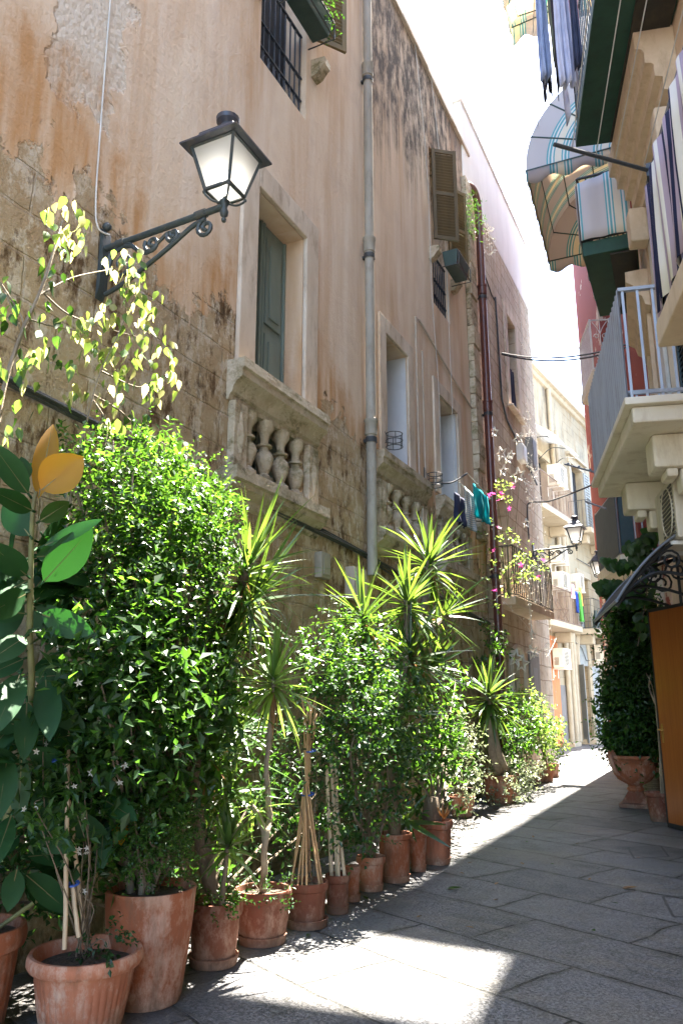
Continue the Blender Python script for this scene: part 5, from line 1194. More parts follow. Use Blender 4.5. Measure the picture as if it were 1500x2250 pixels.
P13 = pot('plain flared terracotta pot of the flowering shrub in the shade', 1014, 1797, 42, 62, 1752, 'smooth', 'terracotta_pale', 1.1)
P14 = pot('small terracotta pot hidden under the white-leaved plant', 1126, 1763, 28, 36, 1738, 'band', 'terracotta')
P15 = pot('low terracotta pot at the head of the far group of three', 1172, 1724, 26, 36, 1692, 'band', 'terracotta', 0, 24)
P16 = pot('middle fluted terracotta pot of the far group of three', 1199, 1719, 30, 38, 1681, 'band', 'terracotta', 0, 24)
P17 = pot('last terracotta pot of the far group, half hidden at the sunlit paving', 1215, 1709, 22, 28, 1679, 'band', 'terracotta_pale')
# rectangular trough
F = at_z(1090, 1768); T = thing('terracotta_trough', 'oblong ribbed terracotta trough holding the far yucca', 'planter', F)
mb = MB(); x0, x1, y0, y1, h = F.x-.20, F.x+.20, F.y, F.y+.62, .36
vs = []; nn = 64
def rr_(t, sx, sy): 
    cs, sn = math.cos(t), math.sin(t); q = 5.; r = 1/((abs(cs)**q+abs(sn)**q)**(1/q)); return cs*r*sx, sn*r*sy
cx, cy = (x0+x1)/2, (y0+y1)/2
lv = [(.84,.0), (.86,.03), (.93,h*.5), (.97,h*.84), (1.0,h*.85), (1.0,h), (.93,h), (.9,h*.8)]
for k_, z in lv:
    for i in range(nn):
        t = 2*math.pi*i/nn; a, b = rr_(t, .2*k_, .31*k_); w_ = 1+(.012*(i % 2) if .02 < z < h*.84 else 0); vs.append((cx+a*w_, cy+b*w_, z))
mb.add(vs, [(i*nn+k, i*nn+(k+1) % nn, (i+1)*nn+(k+1) % nn, (i+1)*nn+k) for i in range(len(lv)-1) for k in range(nn)]); mb.build('body', M['terracotta'], T, smooth=35)
mb = MB(); mb.box(cx-.18, cx+.18, cy-.28, cy+.28, h*.8, h*.88); mb.build('soil', M['soil'], T)
TR_C = V((cx, cy, h*.85))
# urn on a pedestal and slim pot on the right
UB = at_z(1388, 1778); UC = V((UB.x+.04, UB.y+.22, 0))
T = thing('terracotta_urn', 'terracotta urn with handles on a square pedestal under the dark bush', 'urn', UC); c0 = (UC.x, UC.y, 0)
mb = MB(); mb.box(UC.x-.2, UC.x+.2, UC.y-.2, UC.y+.2, .004, .06)
mb.hexa([(UC.x-.17,UC.y-.17,.062), (UC.x+.17,UC.y-.17,.062), (UC.x+.17,UC.y+.17,.062), (UC.x-.17,UC.y+.17,.062), (UC.x-.09,UC.y-.09,.2), (UC.x+.09,UC.y-.09,.2), (UC.x+.09,UC.y+.09,.2), (UC.x-.09,UC.y+.09,.2)]); mb.build('pedestal', M['terracotta_brown_shade'], T, bevel=.012)
mb = MB(); mb.lathe([(0,.2), (.1,.2), (.11,.23), (.08,.26), (.10,.28), (.19,.33), (.245,.40), (.265,.47), (.27,.52), (.30,.58), (.335,.61), (.335,.645), (.29,.645), (.27,.6)], 48, c0, lambda rr, z, t, i: rr*(1+(.03*abs(math.sin(t*11)) if .28 < z < .42 else 0))); mb.build('bowl', M['terracotta'], T, smooth=40)
mb = MB()
for t in (-2.3, .8): 
    o = V((math.cos(t), math.sin(t), 0)); mb.tube(spline([UC+o*.25+V((0,0,.40)), UC+o*.33+V((0,0,.5)), UC+o*.37+V((0,0,.62)), UC+o*.345+V((0,0,.70)), UC+o*.31+V((0,0,.64))]), .03, 8)
mb.build('handle', M['terracotta'], T, smooth=60); mb = MB(); mb.disc(.28, .61, 24, c0); mb.build('soil', M['soil'], T)
PR = pot('terracotta pot beside the edge of the open orange door', 1452, 1808, 44, 62, 1744, 'band', 'terracotta_brown_shade', 0, rimh=.16)
T = thing('stone_post', 'low rounded post clad in slate chips between urn and orange door', 'post', at_z(1428,1752)); b = at_z(1432,1756); mb = MB(); mb.lathe([(.11,0), (.11,.56), (.10,.62), (.07,.66), (0,.675)], 20, (b.x, b.y+.12, 0)); mb.build('shaft', M['slate_chips'], T, smooth=45)

# ================================================================== LEAVES
def leaf(mb, p, d, n, L, W, fold=.2, peak=.42):
    s = d.cross(n)
    if s.length < 1e-4: s = d.orthogonal()
    s.normalize(); n = s.cross(d).normalized(); m = p+d*(L*peak)
    mb.add([p, m+s*(W/2)+n*(W*fold), p+d*L-n*(L*.06), m-s*(W/2)+n*(W*fold)], [(0,1,2), (0,2,3)])
def broad(mb, p, d, n, L, W, seg=5, droop=.15, fold=.10, tip=1.0, wf=None):
    """leaf with a midrib, several segments and a bend"""
    d = d.normalized(); s = d.cross(n)
    if s.length < 1e-4: s = d.orthogonal()
    s.normalize(); n = s.cross(d).normalized(); b0 = len(mb.v); rows = []
    wf = wf or (lambda t: math.sin(math.pi*min(1, t**.75))**.8*(1-.15*t))
    for i in range(seg+1):
        t = i/seg; w = W*.5*wf(t); c = p+d*(L*t)-n*(L*droop*t*t)
        mb.v += [c+s*w+n*(w*fold*2), c, c-s*w+n*(w*fold*2)]
    for i in range(seg):
        a = b0+i*3; mb.f += [(a, a+3, a+4, a+1), (a+1, a+4, a+5, a+2)]
def rdir():
    while True:
        v = V((U(-1,1), U(-1,1), U(-1,1)))
        if .05 < v.length < 1: return v.normalized()
def sprigs(mb, clusters, L, W, per=6, tw=3.2, up=.35, fold=.2, lo=.35):
    """clusters: (centre, (rx,ry,rz), number of sprigs)"""
    for c, r, n in clusters:
        c = V(c)
        for _ in range(int(n*1.25)):
            o = rdir(); rr = lo+(1-lo)*(random.random()**.6); q = c+V((o.x*r[0], o.y*r[1], o.z*r[2]))*rr
            if mnoise.noise(q*(.33/max(r)+1.5)*2.2) > .22: continue
            ax = (o*.9+V((0,0,up))+jit(.7)).normalized(); k = per+random.randint(-2, 2); ln = L*tw*U(.7,1.2); sd = ax.orthogonal().normalized()
            for i in range(k):
                t = (i+.6)/k; pp = q+ax*(ln*t)-V((0,0,ln*.18*t*t))
                a = i*2.4+U(-.4,.4); s = (sd*math.cos(a)+ax.cross(sd)*math.sin(a))
                d = (s*.85+ax*.55+V((0,0,U(-.35,.15)))).normalized(); nn_ = (V((0,0,1))*.8+ax*.4+jit(.55)).normalized()
                leaf(mb, pp, d, nn_, L*U(.65,1.15), W*U(.75,1.15), fold)
def shrub(name, label, cat, base, clusters, L, W, mat, stem='bark', sr=.012, group=None, flowers=None, stray=None, **k):
    T = thing(name, label, cat, base, group); mb = MB(); sprigs(mb, [(c, r, max(1, int(n*(.8 if stray else 1)))) for c, r, n in clusters], L, W, **k); mb.build('foliage', M[mat], T)
    if stray:
        mb = MB(); sprigs(mb, [(c, (r[0]*1.3, r[1]*1.3, r[2]*1.3), max(1, int(n*.16))) for c, r, n in clusters], L*.8, W*.8, **{**k, 'lo': .85, 'tw': 5}); sprigs(mb, [(c, (r[0]*.8, r[1]*.8, r[2]*.8), max(1, int(n*.25))) for c, r, n in clusters], L*1.35, W*1.35, **k); mb.build('foliage', M[stray], T)
    mb = MB(); b = V(base)
    for c, r, n in clusters:
        c = V(c); mid = b.lerp(c, .5)+V((U(-.05,.05), U(-.05,.05), .05)); mb.tube(spline([b+jit(.03), mid, c, c+V((0,0,r[2]*.6))+jit(.05)], 4), [sr*(1-.8*i/12) for i in range(13)], 5)
    mb.build('stems', M[stem], T, smooth=60)
    if flowers:
        fm, cnt, fs = flowers
        for _ in range(cnt):
            c, r, n = random.choice(clusters); o = rdir(); o = (o+V((.35,-.6,.1))).normalized(); q = V(c)+V((o.x*r[0], o.y*r[1], o.z*r[2]))*U(.95,1.15); nn_ = (o+jit(.4)).normalized(); s = nn_.orthogonal().normalized()
            mb = MB()
            for i in range(5): a = i*1.2566; leaf(mb, q, (s*math.cos(a)+nn_.cross(s)*math.sin(a)+nn_*.25).normalized(), nn_, fs, fs*.42, .1)
            mb.build('flower', M[fm], T)
    return T
def cl(px, py, x, r, n, sq=1.):
    c = at_x(px, py, x); return (c, (r*.85, r, r*sq), n)
def blade_w(t): return (min(1., .55+t*2.2))*(1-t)**.62
def head(mb, c, ax, n, L, W, lo=-40, hi=86, seg=6, droop=.22):
    ax = V(ax).normalized(); s = ax.orthogonal().normalized(); s2 = ax.cross(s); c = V(c)
    for i in range(n):
        f = i/(n-1); el = rad(lerp(hi, lo, f**.85)+U(-14,14)); az = i*2.39996+U(-.45,.45)
        o = s*math.cos(az)+s2*math.sin(az); d = (o*math.cos(el)+ax*math.sin(el)).normalized(); nn_ = (ax*math.cos(el)-o*math.sin(el)).normalized()
        LL = L*(1-.25*abs(f-.45))*U(.62,1.2); p = c-ax*(f*L*.35)+o*.012
        broad(mb, p, d, nn_, LL, W*U(.85,1.1), seg, droop*(.35+f*1.1)*(U(.5,1.3) if random.random() < .85 else U(1.6,2.6)), .16, wf=blade_w)
def yucca(label, base, trunks, heads, group=None, mat='leaf_yucca', bark='bark', tr=.035):
    T = thing('yucca', label, 'yucca', base, 'yuccas with sword-shaped leaves'); mb = MB()
    for pts in trunks: 
        sp = spline(pts, 5); mb.tube([p+jit(.004) for p in sp], [tr*(1-.35*i/len(sp))*U(.92,1.08) for i in range(len(sp))], 9)
    mb.build('trunk', M[bark], T, smooth=60); mb = MB()
    for h in heads: head(mb, *h[:5], **(h[5] if len(h) > 5 else {}))
    mb.build('foliage', M[mat], T, smooth=0)
    mb = MB()
    for h in heads:
        if h[2] >= 40: head(mb, V(h[0])-V(h[1]).normalized()*.10, h[1], 14, h[3]*.6, h[4]*.7, lo=-80, hi=-50, seg=4, droop=.3)
    if mb.v: mb.build('dry_leaves', M['leaf_dry'], T, smooth=0)
    return T
top = lambda p: V((p[0].x, p[0].y, p[1]*.93))
# ------------------------------------------------------------------ canes in the wide pot, jasmine climbing on them
random.seed(41)
def canes(label, runs, mat, r=.011, name='garden_canes', tie=None):
    T = thing(name, label, 'canes', runs[0][0]); mb = MB()
    for pts in runs: mb.tube([V(p)+jit(.002) for p in spline(pts, 5)], r*U(.85,1.15), 7)
    mb.build('canes', M[mat], T, smooth=60)
    if tie:
        mb = MB()
        for c, rr in tie: mb = MB(); mb.tube([V(c)+V((rr*math.cos(t), rr*math.sin(t), .006*math.sin(t))) for t in [i*.7 for i in range(10)]], .006, 5); mb.build('tie', M['blue_tie'], T)
    return T
b2 = top(P2); x2 = b2.x
canes('three garden canes leaning together in the wide ribbed pot', [[at_x(143,2085,x2+.02), at_x(150,1615,x2-.05)], [at_x(190,2075,x2-.02), at_x(152,1760,x2-.04)], [at_x(174,2060,x2+.05), at_x(160,1950,x2)]], 'cane_pale', .0095, tie=[(at_x(162,1942,x2), .022), (at_x(128,1670,x2-.03), .02)])
shrub('jasmine', 'star jasmine with small white flowers climbing the canes of the wide ribbed pot', 'climbing plant', b2, [cl(150,1600,x2-.05,.13,26), cl(95,1650,x2-.05,.08,12), cl(205,1600,x2-.1,.12,24), cl(150,1700,x2,.10,18), cl(170,1790,x2,.08,14), cl(95,1830,x2+.05,.07,9), cl(80,1780,x2,.05,7), cl(185,1850,x2,.05,8), cl(215,1790,x2-.05,.07,8), cl(175,1960,x2,.03,4)], .055, .027, 'leaf_mid', sr=.004, flowers=('petal_white', 24, .016), per=6)
shrub('herb', 'small dark herb at the rim of the wide ribbed pot', 'herb', b2, [(V((b2.x+.13,b2.y-.02,b2.z+.05)), (.07,.07,.05), 16)], .028, .02, 'leaf_dark', sr=.003)
# ------------------------------------------------------------------ rubber plant
RB = V((.40, 2.52, .36)); T = thing('rubber_plant', 'rubber plant with big glossy leaves and a glowing orange top at the left border', 'rubber plant', RB)
mb = MB(); mb.tube(spline([RB, at_x(60,1600,.66), at_x(66,1380,.72), at_x(68,1260,.75), at_x(72,1130,.78), at_x(80,1080,.79)], 5), [.018-.0004*i for i in range(26)], 8); mb.tube(spline([RB+V((.03,.02,0)), at_x(180,1900,.72), at_x(225,1800,.72)], 4), .01, 6); mb.build('stem', M['stem_green'], T, smooth=60)
RL = [(78,1125,0,1085,48,.80,.95,0), (70,1095,-5,990,58,.78,.8,0), (80,1150,146,1108,42,.78,.85,1), (72,1185,18,1115,66,.78,.7,0), (85,1205,208,1150,34,.78,1.0,0), (85,1290,190,1178,84,.76,.95,0), (66,1270,-10,1205,60,.76,.9,0), (80,1345,192,1385,62,.75,.95,0), (66,1300,-15,1345,66,.75,.85,0), (64,1395,-10,1440,60,.75,.9,0), (90,1330,165,1330,40,.74,.55,0), (50,1470,-5,1590,70,.72,.9,0), (100,1480,108,1608,62,.72,.9,0), (110,1460,205,1520,60,.7,.7,0), (60,1530,55,1650,55,.7,.8,0), (20,1640,0,1780,60,.7,.85,0), (50,1640,40,1790,50,.68,.7,0), (100,1690,90,1820,50,.66,.6,0), (30,1780,-10,1890,50,.68,.8,0), (40,1900,20,1990,50,.66,.7,0), (225,1755,285,1790,50,.74,.95,0), (230,1790,222,1895,46,.72,.8,0), (90,1170,140,1240,60,.7,.5,0), (40,1150,20,1240,60,.7,.5,0), (60,1060,50,1010,34,.76,.75,0)]
mg, mo, ml, mr = MB(), MB(), MB(), MB()
RW = lambda t: math.sin(math.pi*min(1,t**.9))**.78
def rib(a, d, nn_, L):
    dn = d.normalized(); s_ = dn.cross(nn_).normalized(); n_ = s_.cross(dn)
    for sg in (1, -1): mr.add([a+d*.1+s_*.0026+n_*.002*sg, a+d*.1-s_*.0026+n_*.002*sg, a+d*.97-n_*(L*.03)+n_*.002*sg], [(0,1,2)])
random.seed(47)
for _ in range(14): py = U(1110, 1420); px = lerp(76, 66, (py-1110)/310); sg = random.choice((-1, 1)); ln = U(90, 140); RL.append((px, py, px+sg*ln*U(.3,.9), py-ln*U(-.3,.8), U(46,66), U(.6,.74), U(.5,.7), 0))
for _ in range(44):      # the lower and hidden leaves of the same stem
    py = U(1180, 1960); px = lerp(70, 45, (py-1180)/780); sg = random.choice((-1, 1, 1)); ln = U(95, 150)
    ln *= 1.15; RL.append((px, py, px+sg*ln*U(.5,1), py+ln*U(-.25,.75), U(50,72), U(.55,.72), U(.5,.8), 0))
for (ax_, ay_, bx_, by_, w_, xa, xb, kind) in RL:
    a, b = at_x(ax_, ay_, xa), at_x(bx_, by_, xb); d = b-a; L = d.length; W = w_*depth(b)/1700*1.0; view = (CAM-b).normalized()
    nn_ = (view*.8+V((0,0,.12))+jit(.42)).normalized(); L *= 1.15; tgt = ml if kind == 1 else mg
    broad(tgt, a+d*.10, d, nn_, L*.92, W, 8, U(-.05,.12), U(.04,.14), wf=RW); tgt.tube([a, a+d*.12], .005, 5); rib(a, d, nn_, L)
for (ax_, ay_, bx_, by_, w_, xa, xb) in ((82,1112,117,922,46,.8,.74), (82,1085,183,1003,82,.8,.95), (262,1800,266,1852,34,.75,.85)):
    a, b = at_x(ax_, ay_, xa), at_x(bx_, by_, xb); d = b-a; broad(mo, a+d*.08, d, ((CAM-b).normalized()*.9+V((0,-.1,.25))).normalized(), d.length*.93, w_*depth(b)/1700*1.1, 8, U(.0,.1), .16, wf=RW); rib(a, d, ((CAM-b).normalized()*.9+V((0,-.1,.25))).normalized(), d.length*.95)
mg.build('foliage', M['leaf_rubber'], T, smooth=0); ml.build('foliage', M['leaf_mid'], T, smooth=0); mr.build('midribs', M['stem_green'], T); o = mo.build('orange_leaves', M['leaf_orange'], T, smooth=0); o['label'] = 'young orange leaves lit from behind'
# ------------------------------------------------------------------ poplar-leaved tree at the left
random.seed(51); X_ = .45
TB = V((.42, 2.15, .02)); T = thing('young_tree', 'thin young tree with drooping yellow-green pointed leaves against the plaster wall', 'young tree', TB)
BR = [[(-40,1250), (0,900), (45,740), (85,650), (110,580), (126,525), (140,480)], [(85,650), (160,610), (250,590), (282,575)], [(92,640), (150,690), (230,720), (320,745)], [(170,1000), (190,930), (205,870), (222,815), (262,730), (300,640)], [(205,868), (260,900), (300,935), (360,975), (390,990)], [(222,815), (300,850), (340,840), (375,835)], [(0,620), (45,690), (52,720)], [(50,735), (20,660), (10,640)], [(60,700), (130,720), (200,730)], [(205,880), (235,930), (230,990)]]
mb = MB()
for bi, pts in enumerate(BR):
    w3 = [at_x(px, py, X_+.1*math.sin(bi*2.1+i*.5)*(.3+.2*i)) for i, (px, py) in enumerate(pts)]
    if bi == 0: w3 = [TB]+w3
    sp = spline(w3, 5); r0_ = .014 if bi == 0 else .006; mb.tube(sp, [r0_*(1-.75*i/len(sp)) for i in range(len(sp))], 6)
mb.tube(spline([TB+V((.02,.3,0)), at_x(120,1300,.42), at_x(170,1000,X_)], 5), .008, 6)
mb.build('trunk', M['bark_pale'], T, smooth=60)
LC = [(140,478,26,60,1), (150,530,20,50,1), (120,590,10,46,0), (278,578,22,55,1), (283,610,14,40,1), (300,665,30,62,1), (270,680,14,60,1), (228,740,34,75,1), (180,720,10,50,1), (330,750,22,60,1), (345,790,12,45,1), (250,770,12,60,1), (100,800,12,55,0), (85,770,8,60,1), (40,790,8,50,0), (10,830,10,50,1), (15,680,7,50,0), (60,690,7,45,0), (170,860,9,30,1), (240,850,9,50,1), (355,845,26,45,1), (300,915,8,40,0), (365,985,16,45,0), (390,975,9,30,1), (310,920,4,20,0), (240,905,8,40,1), (30,950,6,30,1), (20,600,5,40,0), (60,900,5,40,0), (130,690,7,60,0), (200,790,9,55,1), (260,820,9,50,1)]
my, mlg, md = MB(), MB(), MB()
for (px, py, n, rr, kd) in LC:
    for _ in range(int(n*1.15)):
        a = random.random()*6.283; q = rr*math.sqrt(random.random()); p = at_x(px+q*math.cos(a), py+q*.8*math.sin(a), X_+U(-.13,.16))
        d = (V((U(-.55,.55), U(-.55,.55), -1))).normalized(); nn_ = V((U(-1,1), U(-1,1), U(-.2,.5))).normalized(); L = U(.055,.088)*(1 if kd else .95)
        tgt = (my if random.random() < .5 else mlg) if kd else (md if random.random() < .6 else mlg)
        broad(tgt, p, d, nn_, L, L*U(.46,.58), 5, U(0,.25), .12, wf=lambda t: (math.sin(math.pi*min(1,(t**.62)))**.9)*(1-t**3*.25))
for m_, mt in ((my,'leaf_yellow'), (mlg,'leaf_light'), (md,'leaf_mid')): m_.build('foliage', M[mt], T, smooth=0)
# ------------------------------------------------------------------ big feathery shrub
random.seed(61); SB = top(P3)
upper = [cl(320,1060,.40,.26,90), cl(400,1150,.45,.25,80), cl(260,1150,.45,.22,60), cl(250,1010,.62,.15,55), cl(345,1015,.62,.17,70), cl(200,1045,.6,.13,40), cl(290,1090,.68,.22,110), cl(385,1105,.72,.22,110), cl(455,1135,.74,.15,60), cl(500,1150,.72,.09,22), cl(330,1180,.75,.25,140), cl(425,1210,.76,.2,100), cl(240,1190,.7,.2,90), cl(480,1205,.74,.12,40), cl(300,1290,.78,.25,120), cl(400,1310,.78,.22,100), cl(470,1290,.76,.13,40), cl(150,1000,.55,.08,20), cl(230,1280,.72,.2,80), cl(470,1090,.7,.1,26)]
shrub('climbing_shrub', 'tall dense shrub with small feathery leaves glinting in the sun, highest of the left greenery', 'shrub', SB, upper, .038, .021, 'leaf_bush', sr=.014, per=7, fold=.15, up=.25, stray='leaf_mid')
lower = [cl(420,1730,.74,.15,50), cl(270,1770,.72,.17,55), cl(330,1740,.78,.15,45), cl(170,1720,.6,.17,50), cl(90,1790,.5,.17,50), cl(200,1860,.62,.14,40), cl(480,1450,.72,.14,40), cl(470,1560,.74,.13,36), cl(270,1390,.86,.2,63), cl(360,1400,.84,.2,63), cl(200,1440,.84,.16,46), cl(300,1480,.88,.22,72), cl(400,1470,.84,.18,51), cl(230,1530,.88,.17,51), cl(350,1570,.86,.2,63), cl(290,1620,.88,.18,51), cl(420,1560,.82,.14,34), cl(390,1650,.82,.15,35), cl(330,1690,.84,.14,34), cl(250,1680,.84,.12,25), cl(440,1620,.8,.12,25)]
shrub('jasmine', 'dark green jasmine mass with scattered white stars below the feathery shrub', 'climbing plant', SB+V((-.1,.05,0)), lower, .064, .034, 'leaf_mid', sr=.010, per=5, tw=2.6, stray='leaf_dark', flowers=('petal_white', 40, .02))
shrub('boxwood', 'small-leaved box bush with brownish tips growing in the tall smooth pot', 'box bush', SB, [cl(350,1790,.9,.14,170), cl(330,1850,.92,.15,180), cl(390,1830,.88,.13,140), cl(370,1890,.92,.12,70), cl(300,1820,.9,.09,40), cl(400,1770,.86,.09,40)], .017, .012, 'leaf_mid', sr=.010, per=7, tw=4)
mb = MB(); mb.tube(spline([SB+V((-.12,0,-.05)), SB+V((-.17,.02,.2)), SB+V((-.28,.03,.36))], 4), .022, 8); mb.tube(spline([SB+V((-.02,-.05,-.05)), SB+V((.0,-.05,.2)), SB+V((.02,-.02,.5))], 4), .016, 8); mb.tube(spline([SB+V((-.08,-.03,-.05)), SB+V((-.14,-.03,.25)), SB+V((-.16,0,.6))], 4), .02, 8); tag(mb.build('cut_stem', M['bark_pale'], None, smooth=60), 'bare woody stems leaning out of the tall smooth pot', 'plant stem')
# ------------------------------------------------------------------ yuccas
random.seed(71); b4 = top(P4); xb = .62
trk = [[b4, at_x(445,1850,.80), at_x(425,1750,.74), at_x(432,1600,.66), at_x(450,1400,.60), at_x(470,1250,.58), at_x(440,1150,.5), at_x(388,1085,.5)], [at_x(450,1400,.60), at_x(520,1300,.75), at_x(548,1235,.82)], [at_x(432,1600,.66), at_x(470,1500,.66), at_x(500,1420,.66)]]
hd = [(at_x(388,1080,.52), (0,0,1), 26, .30, .036, dict(hi=86, lo=10)), (at_x(455,1110,.5), (.35,.3,.8), 18, .30, .034, dict(lo=10)), (at_x(548,1235,.82), (.3,.1,.9), 64, .60, .036, dict(lo=-55)), (at_x(560,1300,.82), (.5,-.1,.6), 44, .58, .034, dict(lo=-50)), (at_x(500,1370,.66), (.5,-.1,.7), 50, .54, .036), (at_x(480,1480,.68), (.4,-.2,.7), 50, .52, .036, dict(lo=-65)), (at_x(530,1590,.66), (.4,-.2,.6), 40, .30, .032, dict(lo=-60)), (at_x(470,1640,.7), (.3,-.2,.7), 44, .42, .034, dict(lo=-65)), (at_x(505,1730,.74), (.3,-.3,.6), 36, .36, .034, dict(lo=-65)), (at_x(455,1520,.64), (.3,-.2,.8), 36, .44, .034, dict(lo=-60))]
yucca('many-headed yucca with long sword leaves between the feathery shrub and the slim yucca', b4, trk, hd, tr=.042)
b5 = top(P5); h5 = at_x(601,1478,1.0)
yucca('slim yucca with one bright star-shaped head on a thin bent trunk', b5, [[b5, at_x(583,1850,.93), at_x(592,1790,.92), at_x(585,1700,.93), at_x(597,1570,.97), h5], [at_x(585,1850,.93), at_x(572,1800,.90), at_x(552,1770,.86)]], [(h5, (.05,-.1,1), 70, .36, .032, dict(lo=-55, droop=.12)), (at_x(552,1765,.86), (-.3,-.2,.8), 20, .2, .024)], mat='leaf_light', bark='bark_pale', tr=.02)
b45 = b4+V((.08,-.06,0)); yucca('young yucca tuft with broad leaves at the rim of the brown banded pot', b45, [[b45, at_x(500,1850,.95)]], [(at_x(500,1845,.95), (0,-.1,1), 26, .22, .045, dict(lo=-25))], tr=.014)
shrub('ground_ivy', 'fine-leaved ivy spilling over the rim of the brown banded pot', 'ivy', b4, [(b4+V((.05,-.1,.02)), (.13,.08,.05), 40), (b4+V((-.12,-.06,0)), (.05,.06,.08), 26), (b4+V((.12,.02,.03)), (.08,.08,.05), 20)], .022, .017, 'leaf_mid', sr=.003)
shrub('weed', 'low weeds around the foot of the slim yucca', 'weeds', b5, [(b5+V((.08,-.02,.02)), (.12,.12,.05), 30), (b5+V((-.1,0,.02)), (.08,.1,.05), 16)], .024, .014, 'leaf_dark', sr=.003)
# bamboo bundle and stakes
random.seed(81); b6 = top(P6); x6 = b6.x
rn = []
for i in range(12):
    a = U(0,6.28); f = b6+V((.1*math.cos(a), .1*math.sin(a), -.03)); k = at_x(676+U(-6,6), 1690, x6-.1); tp = at_x(U(655,725), U(1525,1570), x6-.18+U(-.05,.05)); rn.append([f, k, tp])
canes('bundle of thin bamboo canes tied with blue string in the saucer pot', rn, 'cane', .0065, tie=[(at_x(682,1650,x6-.1), .035), (at_x(676,1745,x6-.08), .04)])
b7 = top(P7); canes('four straight pale stakes standing in the pot beside the bamboo bundle', [[b7+V((dx,dy,-.03)), at_x(px, py, b7.x-.1)] for dx, dy, px, py in ((-.04,0,718,1690), (-.01,.02,727,1660), (.02,-.02,737,1650), (.05,.01,733,1700))], 'cane_pale', .0125)
shrub('climber', 'thin dark climber on the bamboo canes', 'climbing plant', b6, [cl(650,1620,.7,.12,20), cl(690,1600,.75,.12,20), cl(640,1720,.7,.12,18), cl(690,1780,.8,.1,14), cl(740,1750,.75,.12,20), cl(660,1840,.7,.12,16)], .035, .02, 'leaf_dark', sr=.004)
# dark undergrowth against the wall
shrub('dark_shrub', 'shadowy undergrowth behind the brown and bell-shaped pots', 'shrub', V((.3,4.2,0)), [((.3,3.1,.8), (.2,.4,.5), 90), ((.3,3.9,.7), (.2,.45,.5), 100), ((.3,4.8,.7), (.2,.5,.5), 100), ((.3,5.7,.6), (.2,.5,.45), 90), ((.3,6.8,.6), (.2,.6,.45), 90), ((.25,3.5,1.3), (.18,.5,.35), 60), ((.22,2.5,.5), (.16,.5,.45), 110), ((.2,2.1,1.0), (.14,.5,.5), 80), ((.2,3.0,1.0), (.15,.4,.4), 70)], .06, .032, 'leaf_dark', sr=.012)
# ------------------------------------------------------------------ citrus mass in the middle and the great yucca
random.seed(91); b9 = top(P9)
cit = [cl(740,1410,0.64,.24,70), cl(705,1480,0.66,.2,56), cl(790,1440,0.90,.26,80), cl(770,1520,0.96,.28,90), cl(840,1500,0.96,.28,80), cl(720,1560,0.74,.2,50), cl(810,1600,1.00,.28,90), cl(880,1580,1.00,.26,80), cl(770,1660,1.00,.24,60), cl(850,1680,1.02,.26,70), cl(820,1770,1.04,.2,40), cl(780,1800,1.06,.16,30)]
shrub('lemon_bush', 'broad sunlit bush with pale glinting leaves in the middle of the pot row', 'shrub', b9, cit, .043, .024, 'leaf_bush', sr=.016, per=7, up=.25, fold=.16, stray='leaf_dark')
shrub('ficus', 'dark broad-leaved bush hanging over the squarish pot with the palm stump', 'shrub', top(P12), [cl(930,1610,0.73,0.24,50), cl(970,1560,0.63,0.19,34), cl(960,1660,0.75,0.22,44), cl(905,1700,0.81,0.19,36), cl(985,1630,0.63,0.17,28), cl(950,1740,0.83,0.15,26), cl(1000,1500,0.53,0.14,18), cl(985,1700,0.68,0.14,18)], .09, .042, 'leaf_mid', sr=.014, per=5, tw=2.6)
b10 = top(P10); hA, hB, hC = at_x(895,1310,.80), at_x(942,1225,.70), at_x(797,1345,.75)
yucca('great yucca with several tall heads rising above the middle of the pot row', b10, [[b10, at_x(862,1700,.82), at_x(872,1560,.82), at_x(890,1430,.8), hA], [at_x(872,1560,.82), at_x(915,1400,.75), at_x(938,1290,.72), hB], [at_x(862,1650,.74), at_x(820,1480,.62), hC], [at_x(890,1430,.8), at_x(950,1380,.77), at_x(985,1340,.75)]],
  [(hA, (0,0,1), 62, .58, .052, dict(lo=-50)), (hB, (.08,0,1), 66, .66, .055, dict(lo=-55)), (hC, (-.1,0,1), 44, .48, .046, dict(lo=-40)), (at_x(975,1345,.75), (.6,.0,.6), 46, .62, .042, dict(lo=-65)), (at_x(900,1430,.85), (.15,-.3,.6), 50, .62, .046, dict(lo=-70)), (at_x(950,1460,.82), (.5,-.1,.4), 46, .6, .042, dict(lo=-65)), (at_x(850,1560,.92), (0,-.4,.5), 26, .42, .045, dict(lo=-70)), (at_x(890,1800,.9), (.1,-.4,.2), 14, .35, .05, dict(lo=-70))], tr=.05)
b12 = top(P12); T = thing('palm_stump', 'stubby cut palm stump in the squarish pot', 'palm stump', b12); mb = MB(); mb.lathe([(.05,-.05), (.075,.05), (.07,.12), (.05,.2), (0,.21)], 14, b12+V((-.04,0,0)), lambda rr, z, t, i: rr*(1+.18*math.sin(t*7+i*1.5))); mb.build('trunk', M['bark'], T, smooth=0)
mb = MB(); [leaf(mb, b12+V((.07,0,.03)), (V((math.cos(a),math.sin(a),1.3))).normalized(), V((math.cos(a),math.sin(a),-.3)), .13, .03) for a in [i*.7 for i in range(18)]]; mb.build('cut_fronds', M['leaf_dry'], T)
